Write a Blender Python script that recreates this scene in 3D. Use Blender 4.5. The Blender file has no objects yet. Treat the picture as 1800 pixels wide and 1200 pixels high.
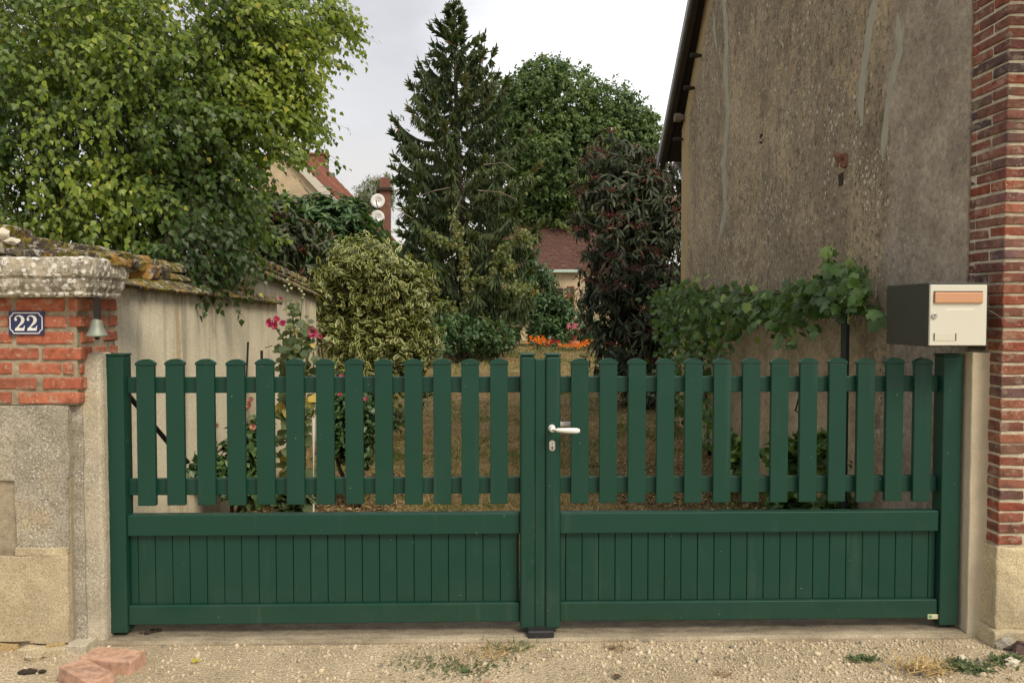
import bpy, bmesh, math, random
import numpy as np
from mathutils import Vector, Matrix, Euler, noise as mnoise

random.seed(7)
RNG = np.random.default_rng(11)
scene = bpy.context.scene
COL = scene.collection

# ------------------------------------------------------------------ camera
F_PX = 1412.0                       # focal length in pixels of a 1800 px wide picture
YAW = math.radians(1.3)
PITCH = math.atan(50 / F_PX)
EYE = Vector((0, 0, 1.395))
cam_d = bpy.data.cameras.new('camera')
cam = bpy.data.objects.new('camera', cam_d)
COL.objects.link(cam)
cam_d.sensor_width = 36
cam_d.lens = F_PX / 1800 * 36
cam_d.clip_start = 0.05
cam_d.clip_end = 2000
cam.location = EYE
cam.rotation_euler = (math.pi / 2 - PITCH, 0, -YAW)
scene.camera = cam

# ------------------------------------------------------------------ world, sun, exposure
SUN_EL, SUN_AZ = math.radians(48), math.radians(143)     # azimuth clockwise from +Y: behind the camera
world = bpy.data.worlds.new('World')
scene.world = world
world.use_nodes = True
scene.view_settings.view_transform = 'Standard'
scene.view_settings.look = 'None'
scene.view_settings.exposure = 1.1
scene.view_settings.gamma = 1.0
sun_d = bpy.data.lights.new('sun', 'SUN')
sun = bpy.data.objects.new('sun', sun_d)
COL.objects.link(sun)
sun_d.energy = 1.5
sun_d.angle = math.radians(24)
sun_d.color = (1.0, 0.89, 0.72)
sv = Vector((math.sin(SUN_AZ) * math.cos(SUN_EL), math.cos(SUN_AZ) * math.cos(SUN_EL), math.sin(SUN_EL)))
sun.rotation_euler = sv.to_track_quat('Z', 'Y').to_euler()


# ------------------------------------------------------------------ pixel helpers (photo pixels -> places at a real distance)
def ray(px, py):
    x, y, z = (px - 900) / F_PX, 1.0, (600 - py) / F_PX
    cp, sp = math.cos(PITCH), math.sin(PITCH)
    y, z = y * cp + z * sp, z * cp - y * sp
    cy, sy = math.cos(YAW), math.sin(YAW)
    x, y = x * cy + y * sy, y * cy - x * sy
    return Vector((x, y, z))


def at(px, py, Y):
    r = ray(px, py)
    return EYE + r * (Y / r.y)


def atX(px, py, X):
    r = ray(px, py)
    return EYE + r * (X / r.x)


def gz(y):
    """height of the garden ground at distance y"""
    t = min(1, max(0, (y - 4.0) / 14.0))
    return -0.03 + 0.33 * t * t * (3 - 2 * t)


# ------------------------------------------------------------------ node helpers
class T:
    def __init__(self, name, world=None):
        if world is None:
            self.m = bpy.data.materials.new(name)
            self.m.use_nodes = True
            self.t = self.m.node_tree
        else:
            self.m = world
            self.t = world.node_tree
        self.t.nodes.clear()

    def n(self, typ, ins=None, **attrs):
        nd = self.t.nodes.new(typ)
        for k, v in attrs.items():
            setattr(nd, k, v)
        for k, v in (ins or {}).items():
            s = nd.inputs[k]
            if isinstance(v, bpy.types.NodeSocket):
                self.t.links.new(v, s)
            else:
                s.default_value = v
        return nd

    def pos(self, scale=(1, 1, 1), loc=(0, 0, 0)):
        g = self.n('ShaderNodeNewGeometry').outputs['Position']
        return self.n('ShaderNodeMapping', {'Vector': g, 'Scale': scale, 'Location': loc}).outputs[0]

    def noise(self, scale, detail=4, rough=0.55, vec=None, dist=0.0):
        ins = {'Scale': scale, 'Detail': detail, 'Roughness': rough, 'Distortion': dist}
        ins['Vector'] = vec if vec is not None else self.pos()
        return self.n('ShaderNodeTexNoise', ins).outputs[0]

    def vor(self, scale, vec=None, feature='F1', out='Distance', rnd=1.0):
        nd = self.n('ShaderNodeTexVoronoi', {'Scale': scale, 'Randomness': rnd, 'Vector': vec if vec is not None else self.pos()}, feature=feature)
        return nd.outputs[out]

    def ramp(self, fac, stops, interp='LINEAR'):
        nd = self.n('ShaderNodeValToRGB', {'Fac': fac})
        cr = nd.color_ramp
        cr.interpolation = interp
        while len(cr.elements) < len(stops):
            cr.elements.new(0.5)
        for e, (p, c) in zip(cr.elements, stops):
            e.position = p
            if not hasattr(c, '__len__'):
                c = (c, c, c)
            e.color = (*c[:3], 1)
        return nd.outputs['Color']

    def mix(self, f, a, b, blend='MIX'):
        nd = self.n('ShaderNodeMix', data_type='RGBA', blend_type=blend)
        for i, v in ((0, f), (6, a), (7, b)):
            s = nd.inputs[i]
            if isinstance(v, bpy.types.NodeSocket):
                self.t.links.new(v, s)
            elif hasattr(v, '__len__'):
                s.default_value = (*v[:3], 1)
            else:
                s.default_value = v if i == 0 else (v, v, v, 1)
        return nd.outputs[2]

    def math(self, op, a, b=0.0, clamp=False):
        nd = self.n('ShaderNodeMath', {0: a, 1: b}, operation=op)
        nd.use_clamp = clamp
        return nd.outputs[0]

    def step(self, v, lo, hi):
        nd = self.n('ShaderNodeMapRange', {'Value': v, 'From Min': lo, 'From Max': hi}, interpolation_type='SMOOTHSTEP')
        return nd.outputs[0]

    def sep(self, v):
        return self.n('ShaderNodeSeparateXYZ', {0: v}).outputs

    def attr(self, name):
        return self.n('ShaderNodeAttribute', attribute_name=name).outputs['Fac']

    def rnd(self):
        return self.n('ShaderNodeObjectInfo').outputs['Random']

    def bump(self, h, strength=0.5, dist=0.01, normal=None):
        ins = {'Height': h, 'Strength': strength, 'Distance': dist}
        if normal is not None:
            ins['Normal'] = normal
        return self.n('ShaderNodeBump', ins).outputs[0]

    def out(self, color, rough=0.7, bump=None, metallic=0.0, spec=0.5, trans=None, tcol=None):
        ins = {'Base Color': color if isinstance(color, bpy.types.NodeSocket) else (*color[:3], 1), 'Roughness': rough, 'Metallic': metallic,
               'Specular IOR Level': spec}
        if bump is not None:
            ins['Normal'] = bump
        b = self.n('ShaderNodeBsdfPrincipled', ins).outputs[0]
        if trans:
            tr = self.n('ShaderNodeBsdfTranslucent', {'Color': tcol})
            b = self.n('ShaderNodeMixShader', {0: trans, 1: b, 2: tr.outputs[0]}).outputs[0]
        self.t.links.new(b, self.n('ShaderNodeOutputMaterial').inputs[0])
        return self.m


def plain(name, col, rough=0.6, metallic=0.0, bump=0.0, scale=120, var=0.12, spec=0.5):
    t = T(name)
    nz = t.noise(scale * 0.15, 5)
    c = t.mix(nz, tuple(x * (1 - var) for x in col), tuple(min(1, x * (1 + var)) for x in col))
    b = t.bump(t.noise(scale, 3), bump, 0.002) if bump else None
    return t.out(c, rough, b, metallic, spec)


# ------------------------------------------------------------------ the sky: nishita light under a grey cloud sheet
def make_sky():
    t = T('sky', world)
    sky = t.n('ShaderNodeTexSky', sky_type='NISHITA', sun_disc=False, sun_elevation=SUN_EL, sun_rotation=SUN_AZ)
    gen = t.n('ShaderNodeTexCoord').outputs['Generated']
    x, y, z = t.sep(gen)[0], t.sep(gen)[1], t.sep(gen)[2]
    zc = t.math('MAXIMUM', z, 0.0)
    den = t.math('ADD', zc, 0.22)
    pl = t.n('ShaderNodeCombineXYZ', {0: t.math('DIVIDE', x, den), 1: t.math('DIVIDE', y, den), 2: 0.3}).outputs[0]
    base = t.ramp(zc, [(0.0, (0.72, 0.66, 0.55)), (0.10, (0.68, 0.64, 0.58)), (0.22, (0.60, 0.59, 0.59)), (0.40, (0.50, 0.50, 0.53)), (0.7, (0.72, 0.71, 0.71)), (1.0, (0.92, 0.91, 0.90))])
    cl = t.noise(0.9, 5, 0.5, pl, 0.3)
    base = t.mix(t.step(cl, 0.40, 0.75), base, (0.70, 0.70, 0.72))
    cl2 = t.noise(2.3, 5, 0.55, pl, 0.5)
    base = t.mix(t.math('MULTIPLY', t.step(cl2, 0.40, 0.7), 0.40), base, (0.46, 0.46, 0.50))
    # a thinner, brighter part of the cloud sheet
    d = ray(1190, 60).normalized()
    dot = t.n('ShaderNodeVectorMath', {0: gen, 1: tuple(d)}, operation='DOT_PRODUCT').outputs['Value']
    dd = t.math('ADD', dot, t.math('MULTIPLY', t.math('SUBTRACT', t.noise(2.6, 5, 0.6, pl), 0.5), 0.05))
    base = t.mix(t.step(dd, 0.955, 1.0), base, (1.12, 1.12, 1.12))
    bg1 = t.n('ShaderNodeBackground', {'Color': sky.outputs[0], 'Strength': 0.08}).outputs[0]
    bg2 = t.n('ShaderNodeBackground', {'Color': base, 'Strength': 0.62}).outputs[0]
    mx = t.n('ShaderNodeMixShader', {0: 0.93, 1: bg1, 2: bg2}).outputs[0]
    t.t.links.new(mx, t.n('ShaderNodeOutputWorld').inputs[0])


make_sky()


# ------------------------------------------------------------------ object helpers
def tag(o, label=None, cat=None, group=None, kind=None):
    for k, v in (('label', label), ('category', cat), ('group', group), ('kind', kind)):
        if v:
            o[k] = v
    return o


def put(o, parent):
    if parent is not None:
        o.parent = parent
        o.matrix_parent_inverse = parent.matrix_basis.inverted()
    return o


def thing(name, label, cat, loc, group=None):
    o = bpy.data.objects.new(name, None)
    o.empty_display_size = 0.1
    COL.objects.link(o)
    o.location = loc
    return tag(o, label, cat, group)


def mesh_obj(name, me, loc=(0, 0, 0), parent=None, rot=None, scale=None):
    o = bpy.data.objects.new(name, me)
    COL.objects.link(o)
    o.location = loc
    if rot is not None:
        o.rotation_euler = rot
    if scale is not None:
        o.scale = scale
    return put(o, parent)


def kids(o):
    return [c for c in bpy.data.objects if c.parent is o]


def copy_tree(o, loc=None, parent=None):
    ch = kids(o)
    c = o.copy()
    COL.objects.link(c)
    if loc is not None:
        c.location = loc
    if parent is not None:
        c.parent = parent
    for k in ch:
        copy_tree(k, None, c)
    return c


def frame_of(d):
    d = d.normalized()
    a = Vector((0, 0, 1)) if abs(d.z) < 0.9 else Vector((1, 0, 0))
    u = d.cross(a).normalized()
    return u, u.cross(d).normalized()


class MB:
    """collects shapes in world coordinates; build() links them as ONE mesh object with its origin at its base"""
    def __init__(self):
        self.bm = bmesh.new()

    def box(self, c, s, rot=None, bev=0.0, seg=1, jit=0.0):
        M = Matrix.Translation(c)
        if rot is not None:
            M = M @ Euler(rot).to_matrix().to_4x4()
        M = M @ Matrix.Diagonal((*s, 1))
        r = bmesh.ops.create_cube(self.bm, size=1, matrix=M)
        vs = r['verts']
        if jit:
            for v in vs:
                v.co += Vector((random.uniform(-jit, jit), random.uniform(-jit, jit), random.uniform(-jit, jit)))
        if bev:
            es = list({e for v in vs for e in v.link_edges})
            bmesh.ops.bevel(self.bm, geom=es, offset=bev, segments=seg, affect='EDGES', profile=0.5)
        return self

    def span(self, a, b, bev=0.0, seg=1):
        a, b = Vector(a), Vector(b)
        return self.box((a + b) / 2, [abs(x) for x in (b - a)], None, bev, seg)

    def tube(self, pts, r, sides=8, cap=True):
        pts = [Vector(p) for p in pts]
        if not hasattr(r, '__len__'):
            r = [r] * len(pts)
        rings = []
        up = None
        for i, p in enumerate(pts):
            d = (pts[min(i + 1, len(pts) - 1)] - pts[max(i - 1, 0)])
            if d.length < 1e-9:
                d = Vector((0, 0, 1))
            d.normalize()
            if up is None:
                u, v = frame_of(d)
            else:
                u = (up - d * up.dot(d))
                u = u.normalized() if u.length > 1e-6 else frame_of(d)[0]
                v = d.cross(u)
            up = u
            rings.append([self.bm.verts.new(p + (u * math.cos(a) + v * math.sin(a)) * r[i]) for a in [2 * math.pi * k / sides for k in range(sides)]])
        for A, B in zip(rings, rings[1:]):
            for k in range(sides):
                self.bm.faces.new((A[k], A[(k + 1) % sides], B[(k + 1) % sides], B[k]))
        if cap:
            self.bm.faces.new(rings[0][::-1])
            self.bm.faces.new(rings[-1])
        return self

    def lathe(self, prof, loc, seg=24, axis='z'):
        rings = []
        for r, z in prof:
            ring = []
            for k in range(seg):
                a = 2 * math.pi * k / seg
                p = (r * math.cos(a), r * math.sin(a), z)
                if axis == 'y':
                    p = (p[0], p[2], p[1])
                ring.append(self.bm.verts.new(Vector(loc) + Vector(p)))
            rings.append(ring)
        for A, B in zip(rings, rings[1:]):
            for k in range(seg):
                self.bm.faces.new((A[k], A[(k + 1) % seg], B[(k + 1) % seg], B[k]))
        self.bm.faces.new(rings[0][::-1])
        self.bm.faces.new(rings[-1])
        return self

    def prism(self, poly, off):
        """polygon of 3-D points pushed by the vector off"""
        a = [self.bm.verts.new(Vector(p)) for p in poly]
        b = [self.bm.verts.new(Vector(p) + Vector(off)) for p in poly]
        self.bm.faces.new(a)
        self.bm.faces.new(b[::-1])
        n = len(a)
        for i in range(n):
            self.bm.faces.new((a[i], b[i], b[(i + 1) % n], a[(i + 1) % n]))
        return self

    def ball(self, c, r, sub=2, sc=(1, 1, 1), jit=0.0):
        M = Matrix.Translation(c) @ Matrix.Diagonal((r * sc[0], r * sc[1], r * sc[2], 1))
        res = bmesh.ops.create_icosphere(self.bm, subdivisions=sub, radius=1, matrix=M)
        if jit:
            for v in res['verts']:
                v.co += mnoise.noise_vector(v.co * (1.5 / r)) * jit * r
        return self

    def rough(self, a, b, cell=0.03, amp=0.006, freq=12, bev=0.004, rot=None):
        """a box of stone: cut into small cells and pushed about by noise"""
        a, b = Vector(a), Vector(b)
        s = b - a
        c = (a + b) / 2
        tmp = bmesh.new()
        bmesh.ops.create_cube(tmp, size=1, matrix=Matrix.Diagonal((*[abs(x) for x in s], 1)))
        if bev:
            bmesh.ops.bevel(tmp, geom=tmp.edges[:], offset=bev, segments=2, affect='EDGES', profile=0.5)
        for ax in range(3):
            n = int(abs(s[ax]) / cell)
            for i in range(1, n):
                co = Vector((0, 0, 0))
                co[ax] = -abs(s[ax]) / 2 + abs(s[ax]) * i / n
                no = Vector((0, 0, 0))
                no[ax] = 1
                bmesh.ops.bisect_plane(tmp, geom=tmp.verts[:] + tmp.edges[:] + tmp.faces[:], plane_co=co, plane_no=no)
        R = Euler(rot).to_matrix() if rot is not None else Matrix.Identity(3)
        for v in tmp.verts:
            w = c + R @ v.co
            w += mnoise.noise_vector(w * freq) * amp + mnoise.noise_vector(w * freq * 3.1) * amp * 0.4
            v.co = w
        me = bpy.data.meshes.new('tmp')
        tmp.to_mesh(me)
        tmp.free()
        self.bm.from_mesh(me)
        bpy.data.meshes.remove(me)
        return self

    def build(self, name, mat, parent=None, smooth=False, origin=None):
        bmesh.ops.recalc_face_normals(self.bm, faces=self.bm.faces[:])
        if origin is None:
            xs = [v.co for v in self.bm.verts]
            lo = Vector([min(c[i] for c in xs) for i in range(3)])
            hi = Vector([max(c[i] for c in xs) for i in range(3)])
            origin = Vector(((lo.x + hi.x) / 2, (lo.y + hi.y) / 2, lo.z))
        origin = Vector(origin)
        for v in self.bm.verts:
            v.co -= origin
        me = bpy.data.meshes.new(name)
        self.bm.to_mesh(me)
        self.bm.free()
        if smooth:
            me.polygons.foreach_set('use_smooth', [True] * len(me.polygons))
        me.materials.append(mat)
        return mesh_obj(name, me, origin, parent)


def np_mesh(name, V, Fc, mat, attrs=None, smooth=False):
    """triangle mesh from numpy arrays"""
    me = bpy.data.meshes.new(name)
    V = np.ascontiguousarray(V, dtype=np.float32)
    Fc = np.ascontiguousarray(Fc, dtype=np.int32)
    me.vertices.add(len(V))
    me.vertices.foreach_set('co', V.ravel())
    me.loops.add(Fc.size)
    me.loops.foreach_set('vertex_index', Fc.ravel())
    me.polygons.add(len(Fc))
    k = Fc.shape[1]
    me.polygons.foreach_set('loop_start', np.arange(0, Fc.size, k, dtype=np.int32))
    if smooth:
        me.polygons.foreach_set('use_smooth', np.ones(len(Fc), dtype=bool))
    for nm, a in (attrs or {}).items():
        at_ = me.attributes.new(nm, 'FLOAT', 'POINT')
        at_.data.foreach_set('value', np.ascontiguousarray(a, dtype=np.float32))
    me.materials.append(mat)
    me.update(calc_edges=True)
    return me


# ------------------------------------------------------------------ foliage helpers
def nrm(a):
    return a / (np.linalg.norm(a, axis=-1, keepdims=True) + 1e-9)


TPL = {}


def tpl(name, V, Fc, E):
    TPL[name] = (np.array(V, float), np.array(Fc, int), np.array(E, float))


tpl('birch', [(0, 0, 0), (-.38, .30, .06), (.38, .30, .06), (0, .45, -.02), (0, 1, -.14), (-.2, .66, .01), (.2, .66, .01)],
    [(0, 2, 3), (2, 6, 3), (6, 4, 3), (3, 4, 5), (3, 5, 1), (0, 3, 1)], [0, 1, 1, 0, .6, 1, 1])
tpl('leaf4', [(0, 0, 0), (-.24, .45, .05), (.24, .45, .05), (0, .5, -.03), (0, 1, -.18)], [(0, 2, 3), (0, 3, 1), (1, 3, 4), (3, 2, 4)], [0, 1, 1, 0, .6])
tpl('lance', [(0, 0, 0), (-.13, .28, .0), (0, .28, -.04), (.13, .28, .0), (-.12, .62, -.10), (0, .62, -.14), (.12, .62, -.10), (0, 1, -.34)],
    [(0, 3, 2), (0, 2, 1), (1, 2, 5), (1, 5, 4), (2, 3, 6), (2, 6, 5), (4, 5, 7), (5, 6, 7)], [0, 1, 0, 1, 1, 0, 1, .6])
tpl('oval', [(0, 0, 0), (-.2, .28, .05), (0, .30, 0), (.2, .28, .05), (-.2, .65, .0), (0, .65, -.05), (.2, .65, .0), (0, 1, -.14)],
    [(0, 3, 2), (0, 2, 1), (1, 2, 5), (1, 5, 4), (2, 3, 6), (2, 6, 5), (4, 5, 7), (5, 6, 7)], [.3, 1, 0, 1, 1, 0, 1, .9])
_pal = [(0, 0), (-.26, -.1), (-.5, .1), (-.43, .30), (-.56, .56), (-.33, .68), (0, 1), (.33, .68), (.56, .56), (.43, .30), (.5, .1), (.26, -.1)]
tpl('palm', [(0, .3, -.04)] + [(x, y, -.30 * abs(x) - .26 * max(0, y - .3) ** 1.3 + (.06 if i % 2 else -.03)) for i, (x, y) in enumerate(_pal)],
    [(0, 1 + (i + 1) % 12, 1 + i) for i in range(12)], [0] + [1] * 12)
_rd = [(0.5 * math.sin(a) * (1 if i % 2 else .86), .5 - .5 * math.cos(a) * (1 if i % 2 else .86)) for i, a in enumerate([2 * math.pi * k / 10 for k in range(10)])]
tpl('round', [(0, .42, -.05)] + [(x, y, .05 * math.sin(i * 2.4)) for i, (x, y) in enumerate(_rd)],
    [(0, 1 + i, 1 + (i + 1) % 10) for i in range(10)], [0] + [1] * 10)
tpl('petal', [(0, 0, 0), (-.3, .45, .1), (.3, .45, .1), (-.42, .85, .22), (.42, .85, .22), (0, 1, .2), (0, .5, .02)],
    [(0, 2, 6), (0, 6, 1), (1, 6, 3), (6, 5, 3), (6, 4, 5), (6, 2, 4)], [0, .6, .6, 1, 1, 1, .5])
tpl('blade', [(-.5, 0, 0), (.5, 0, 0), (0.1, 1, -.1)], [(0, 1, 2)], [0, 0, 1])
_w = [.4, 1.0, .55, .95, .5, .08]
_V, _F, _E = [], [], []
for _p in range(2):
    b0 = len(_V)
    for i, w in enumerate(_w):
        y = i / (len(_w) - 1)
        for s in (-1, 1):
            q = (s * w * .5, y, 0) if _p == 0 else (0, y, s * w * .5)
            _V.append(q)
            _E.append(y)
    for i in range(len(_w) - 1):
        a = b0 + 2 * i
        _F += [(a, a + 1, a + 3), (a, a + 3, a + 2)]
tpl('spray', _V, _F, _E)
_ico = bmesh.new()
bmesh.ops.create_icosphere(_ico, subdivisions=1, radius=.5)
tpl('pebble', [v.co[:] for v in _ico.verts], [[v.index for v in f.verts] for f in _ico.faces], [0] * len(_ico.verts))
_ico.free()


def frames(D, U):
    y = nrm(D)
    z = U - (U * y).sum(-1, keepdims=True) * y
    z = nrm(z)
    x = np.cross(y, z)
    return x, y, z


def leaves(name, template, P, D, U, S, tint, mat, parent=None, W=None, kparts=0, part='leaf', stuff=True, jitter=0.0, extra=None):
    """P positions, D leaf directions, U face normals, S lengths, W width factor; the kparts leaves that show largest become parts of their own"""
    V, Fc, E = TPL[template]
    S = np.broadcast_to(S, (len(P),)).astype(float)
    W = np.broadcast_to(1.0 if W is None else W, (len(P),)).astype(float)
    x, y, z = frames(D, U)
    if kparts:
        d = P - np.array(EYE)
        size = S / np.linalg.norm(d, axis=1)
        order = np.argsort(-size + RNG.random(len(P)) * 0.15 * size.mean())
        px = 900 + F_PX * (d[:, 0] / np.maximum(d[:, 1], .1)) - F_PX * math.tan(YAW)
        py = 550 - F_PX * (d[:, 2] / np.maximum(d[:, 1], .1))
        inside = (px > 0) & (px < 1800) & (py > 0) & (py < 1200)
        sel = order[inside[order]][:kparts]
        mask = np.ones(len(P), bool)
        mask[sel] = False
        variants = []
        for k in range(8):
            variants.append(np_mesh(part, V, Fc, mat, {'tint': np.full(len(V), (k + .5) / 8), 'edge': E}))
        for i in sel:
            o = bpy.data.objects.new(part, variants[min(7, max(0, int(tint[i] * 8)))])
            COL.objects.link(o)
            M = Matrix(((x[i][0], y[i][0], z[i][0]), (x[i][1], y[i][1], z[i][1]), (x[i][2], y[i][2], z[i][2]))).to_4x4()
            o.matrix_basis = Matrix.Translation(P[i]) @ M @ Matrix.Diagonal((S[i] * W[i], S[i], S[i], 1))
            put(o, parent)
        P, x, y, z, S, W, tint = P[mask], x[mask], y[mask], z[mask], S[mask], W[mask], tint[mask]
    n, nv = len(P), len(V)
    out = P[:, None, :] + S[:, None, None] * (x[:, None, :] * (V[None, :, 0:1] * W[:, None, None]) + y[:, None, :] * V[None, :, 1:2] + z[:, None, :] * (V[None, :, 2:3] * (W[:, None, None] if template == 'spray' else 1.0)))
    if jitter:
        out = out + RNG.normal(0, jitter, out.shape) * S[:, None, None]
    FF = (Fc[None] + (np.arange(n) * nv)[:, None, None]).reshape(-1, Fc.shape[1])
    at_ = {'tint': np.repeat(tint, nv), 'edge': np.tile(E, n)}
    out = out.reshape(-1, 3)
    org = Vector((float(out[:, 0].mean()), float(out[:, 1].mean()), float(out[:, 2].min()))) if len(out) else Vector((0, 0, 0))
    me = np_mesh(name, out - np.array(org), FF, mat, at_)
    o = mesh_obj(name, me, org, parent)
    if stuff:
        o['kind'] = 'stuff'
    return o


def twigs(name, P, D, L, droop, r, mat, parent, seg=4):
    """thin three-sided twigs, all of one plant in one mesh"""
    n = len(P)
    ts = np.linspace(0, 1, seg)
    pts = P[:, None, :] + D[:, None, :] * (L[:, None, None] * ts[None, :, None])
    pts[:, :, 2] -= (droop * L)[:, None] * ts[None, :] ** 2
    d = nrm(D)
    u = nrm(np.cross(d, np.array([0.3, 0.2, 1.0])))
    v = np.cross(d, u)
    ring = []
    for k in range(3):
        a = 2 * math.pi * k / 3
        ring.append(u * math.cos(a) + v * math.sin(a))
    ring = np.stack(ring, 1)
    rr = r * (1 - .75 * ts)
    V = pts[:, :, None, :] + ring[:, None, :, :] * rr[None, :, None, None]
    V = V.reshape(n, seg * 3, 3)
    Fq = []
    for s in range(seg - 1):
        for k in range(3):
            a, b = s * 3 + k, s * 3 + (k + 1) % 3
            Fq.append((a, b, b + 3, a + 3))
    Fq = np.array(Fq)
    FF = (Fq[None] + (np.arange(n) * seg * 3)[:, None, None]).reshape(-1, 4)
    V = V.reshape(-1, 3)
    org = V.mean(0)
    o = mesh_obj(name, np_mesh(name, V - org, FF, mat), org, parent)
    o['kind'] = 'stuff'
    return o


def blob_points(blobs, n, shell=0.45):
    """points in a heap of ellipsoids, most of them towards the outside; returns points and outward directions"""
    B = np.array([[*b[0], *b[1]] for b in blobs], float)
    w = (B[:, 3] * B[:, 4] * B[:, 5]) ** (2 / 3)
    if len(blobs[0]) > 2:
        w = w * np.array([b[2] for b in blobs])
    idx = RNG.choice(len(B), n, p=w / w.sum())
    d = nrm(RNG.normal(size=(n, 3)))
    r = shell + (1 - shell) * RNG.random(n) ** 0.7
    r = r * (0.9 + 0.2 * RNG.random(n))
    P = B[idx, :3] + d * r[:, None] * B[idx, 3:]
    N = nrm(d / B[idx, 3:])
    return P, N


def pxblob(px, py, Y, rx, ry, ryd=None, w=1.0):
    """an ellipsoid given by where it shows and how many photo pixels wide and tall"""
    c = at(px, py, Y)
    k = Y / F_PX
    return ((c.x, c.y, c.z), (rx * k, (ryd if ryd else min(rx, ry) * k * 0.8), ry * k), w)


def along(P, D, L, droop, n, t0=0.1):
    """n places along each twig: positions (T*n,3), tangents, t"""
    ts = t0 + (1 - t0) * (np.arange(n) + .5) / n
    ts = ts[None, :] + RNG.normal(0, .3 / n, (len(P), n))
    pts = P[:, None, :] + D[:, None, :] * (L[:, None] * ts)[:, :, None]
    pts[:, :, 2] -= (droop * L)[:, None] * ts ** 2
    tan = np.repeat(D[:, None, :], n, 1).copy()
    tan[:, :, 2] -= 2 * droop * ts
    return pts.reshape(-1, 3), nrm(tan.reshape(-1, 3)), ts.reshape(-1)


def leafmat(name, stops, edge=None, trans=0.3, rough=0.45, tgain=1.5, spec=0.5, var=14):
    t = T(name)
    c = t.ramp(t.attr('tint'), stops)
    if edge:
        c = t.mix(t.step(t.math('ADD', t.attr('edge'), t.math('MULTIPLY', t.math('SUBTRACT', t.noise(90, 2), .5), .9)), edge[1], edge[2]), c, edge[0])
    nz = t.noise(var, 3)
    c = t.mix(1.0, c, t.ramp(nz, [(.25, .72), (.75, 1.25)]), 'MULTIPLY')
    tc = t.mix(1.0, c, (tgain, tgain * 1.05, tgain * .55), 'MULTIPLY')
    b = t.bump(t.noise(220, 2), .25, .003)
    return t.out(c, rough, b, 0, spec, trans, tc)


# ------------------------------------------------------------------ materials
def mat_green_paint():
    t = T('green_paint')
    nz = t.noise(2.2, 4)
    c = t.mix(nz, (0.0055, 0.0435, 0.0275), (0.0070, 0.052, 0.0335))
    dust = t.step(t.math('ADD', t.noise(7, 6, .7), t.math('MULTIPLY', t.sep(t.pos())[2], -.12)), .50, .78)
    c = t.mix(t.math('MULTIPLY', dust, .09), c, (0.12, 0.15, 0.10))
    z_ = t.sep(t.pos())[2]
    low = t.step(t.math('ADD', z_, t.math('MULTIPLY', t.math('SUBTRACT', t.noise(5, 5, .7, t.pos((1, 1, .35))), .5), .5)), .26, .0)
    c = t.mix(t.math('MULTIPLY', low, .06), c, (.16, .15, .105))
    st = t.step(t.noise(16, 4, .6, t.pos((1, 1, .07))), .56, .70)
    c = t.mix(t.math('MULTIPLY', st, .12), c, (.10, .14, .10))
    sp = t.vor(34, t.pos((1, 1, .7)))
    keep = t.step(t.noise(9, 2), .54, .60)
    spk = t.math('MULTIPLY', t.math('LESS_THAN', sp, .047), keep)
    c = t.mix(spk, c, (.40, .43, .36))
    b = t.bump(t.noise(650, 2), .16, .001)
    return t.out(c, t.ramp(t.noise(12, 4), [(.39, .38), (.61, .52)]), b, 0, .35)


def mat_brick(name, cols, spotty=.5, dirt=(.13, .11, .085), spots=(.62, .58, .48), smear=0.0):
    t = T(name)
    c = t.ramp(t.rnd(), [(i / max(1, len(cols) - 1), x) for i, x in enumerate(cols)])
    n1 = t.noise(26, 5, .65)
    c = t.mix(1.0, c, t.ramp(n1, [(.33, .62), (.5, 1.0), (.67, 1.22)]), 'MULTIPLY')
    c = t.mix(t.math('MULTIPLY', t.step(t.noise(9, 5, .7), .55, .72), spotty), c, dirt)
    c = t.mix(t.math('MULTIPLY', t.step(t.noise(5, 4, .6), .52, .75), .35), c, (.40, .20, .13))
    if smear:
        c = t.mix(t.math('MULTIPLY', t.step(t.noise(13, 6, .75, t.pos((1, 1, 1.6), (3, 3, 3))), .53, .61), smear), c, (.42, .36, .26))
    v = t.vor(60, t.pos())
    sm = t.math('MULTIPLY', t.math('LESS_THAN', t.math('ADD', v, t.math('MULTIPLY', t.noise(150, 2), .2)), .26), t.step(t.noise(6, 4, .6), .50, .66))
    c = t.mix(t.math('MULTIPLY', sm, spotty), c, spots)
    h = t.math('ADD', t.noise(70, 5, .7), t.math('MULTIPLY', t.noise(18, 3), .8))
    return t.out(c, .88, t.bump(h, .55, .006), 0, .25)


def mat_mortar(name, a, b, scale=30):
    t = T(name)
    c = t.ramp(t.noise(scale, 6, .7), [(.3, a), (.7, b)])
    g = t.vor(220)
    c = t.mix(t.math('LESS_THAN', g, .22), c, tuple(x * .55 for x in a))
    c = t.mix(t.step(t.noise(3.5, 5, .65), .52, .75), c, tuple(x * .45 for x in a))
    return t.out(c, .95, t.bump(t.math('ADD', t.noise(160, 4, .7), t.noise(35, 4)), .7, .008), 0, .15)


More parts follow.
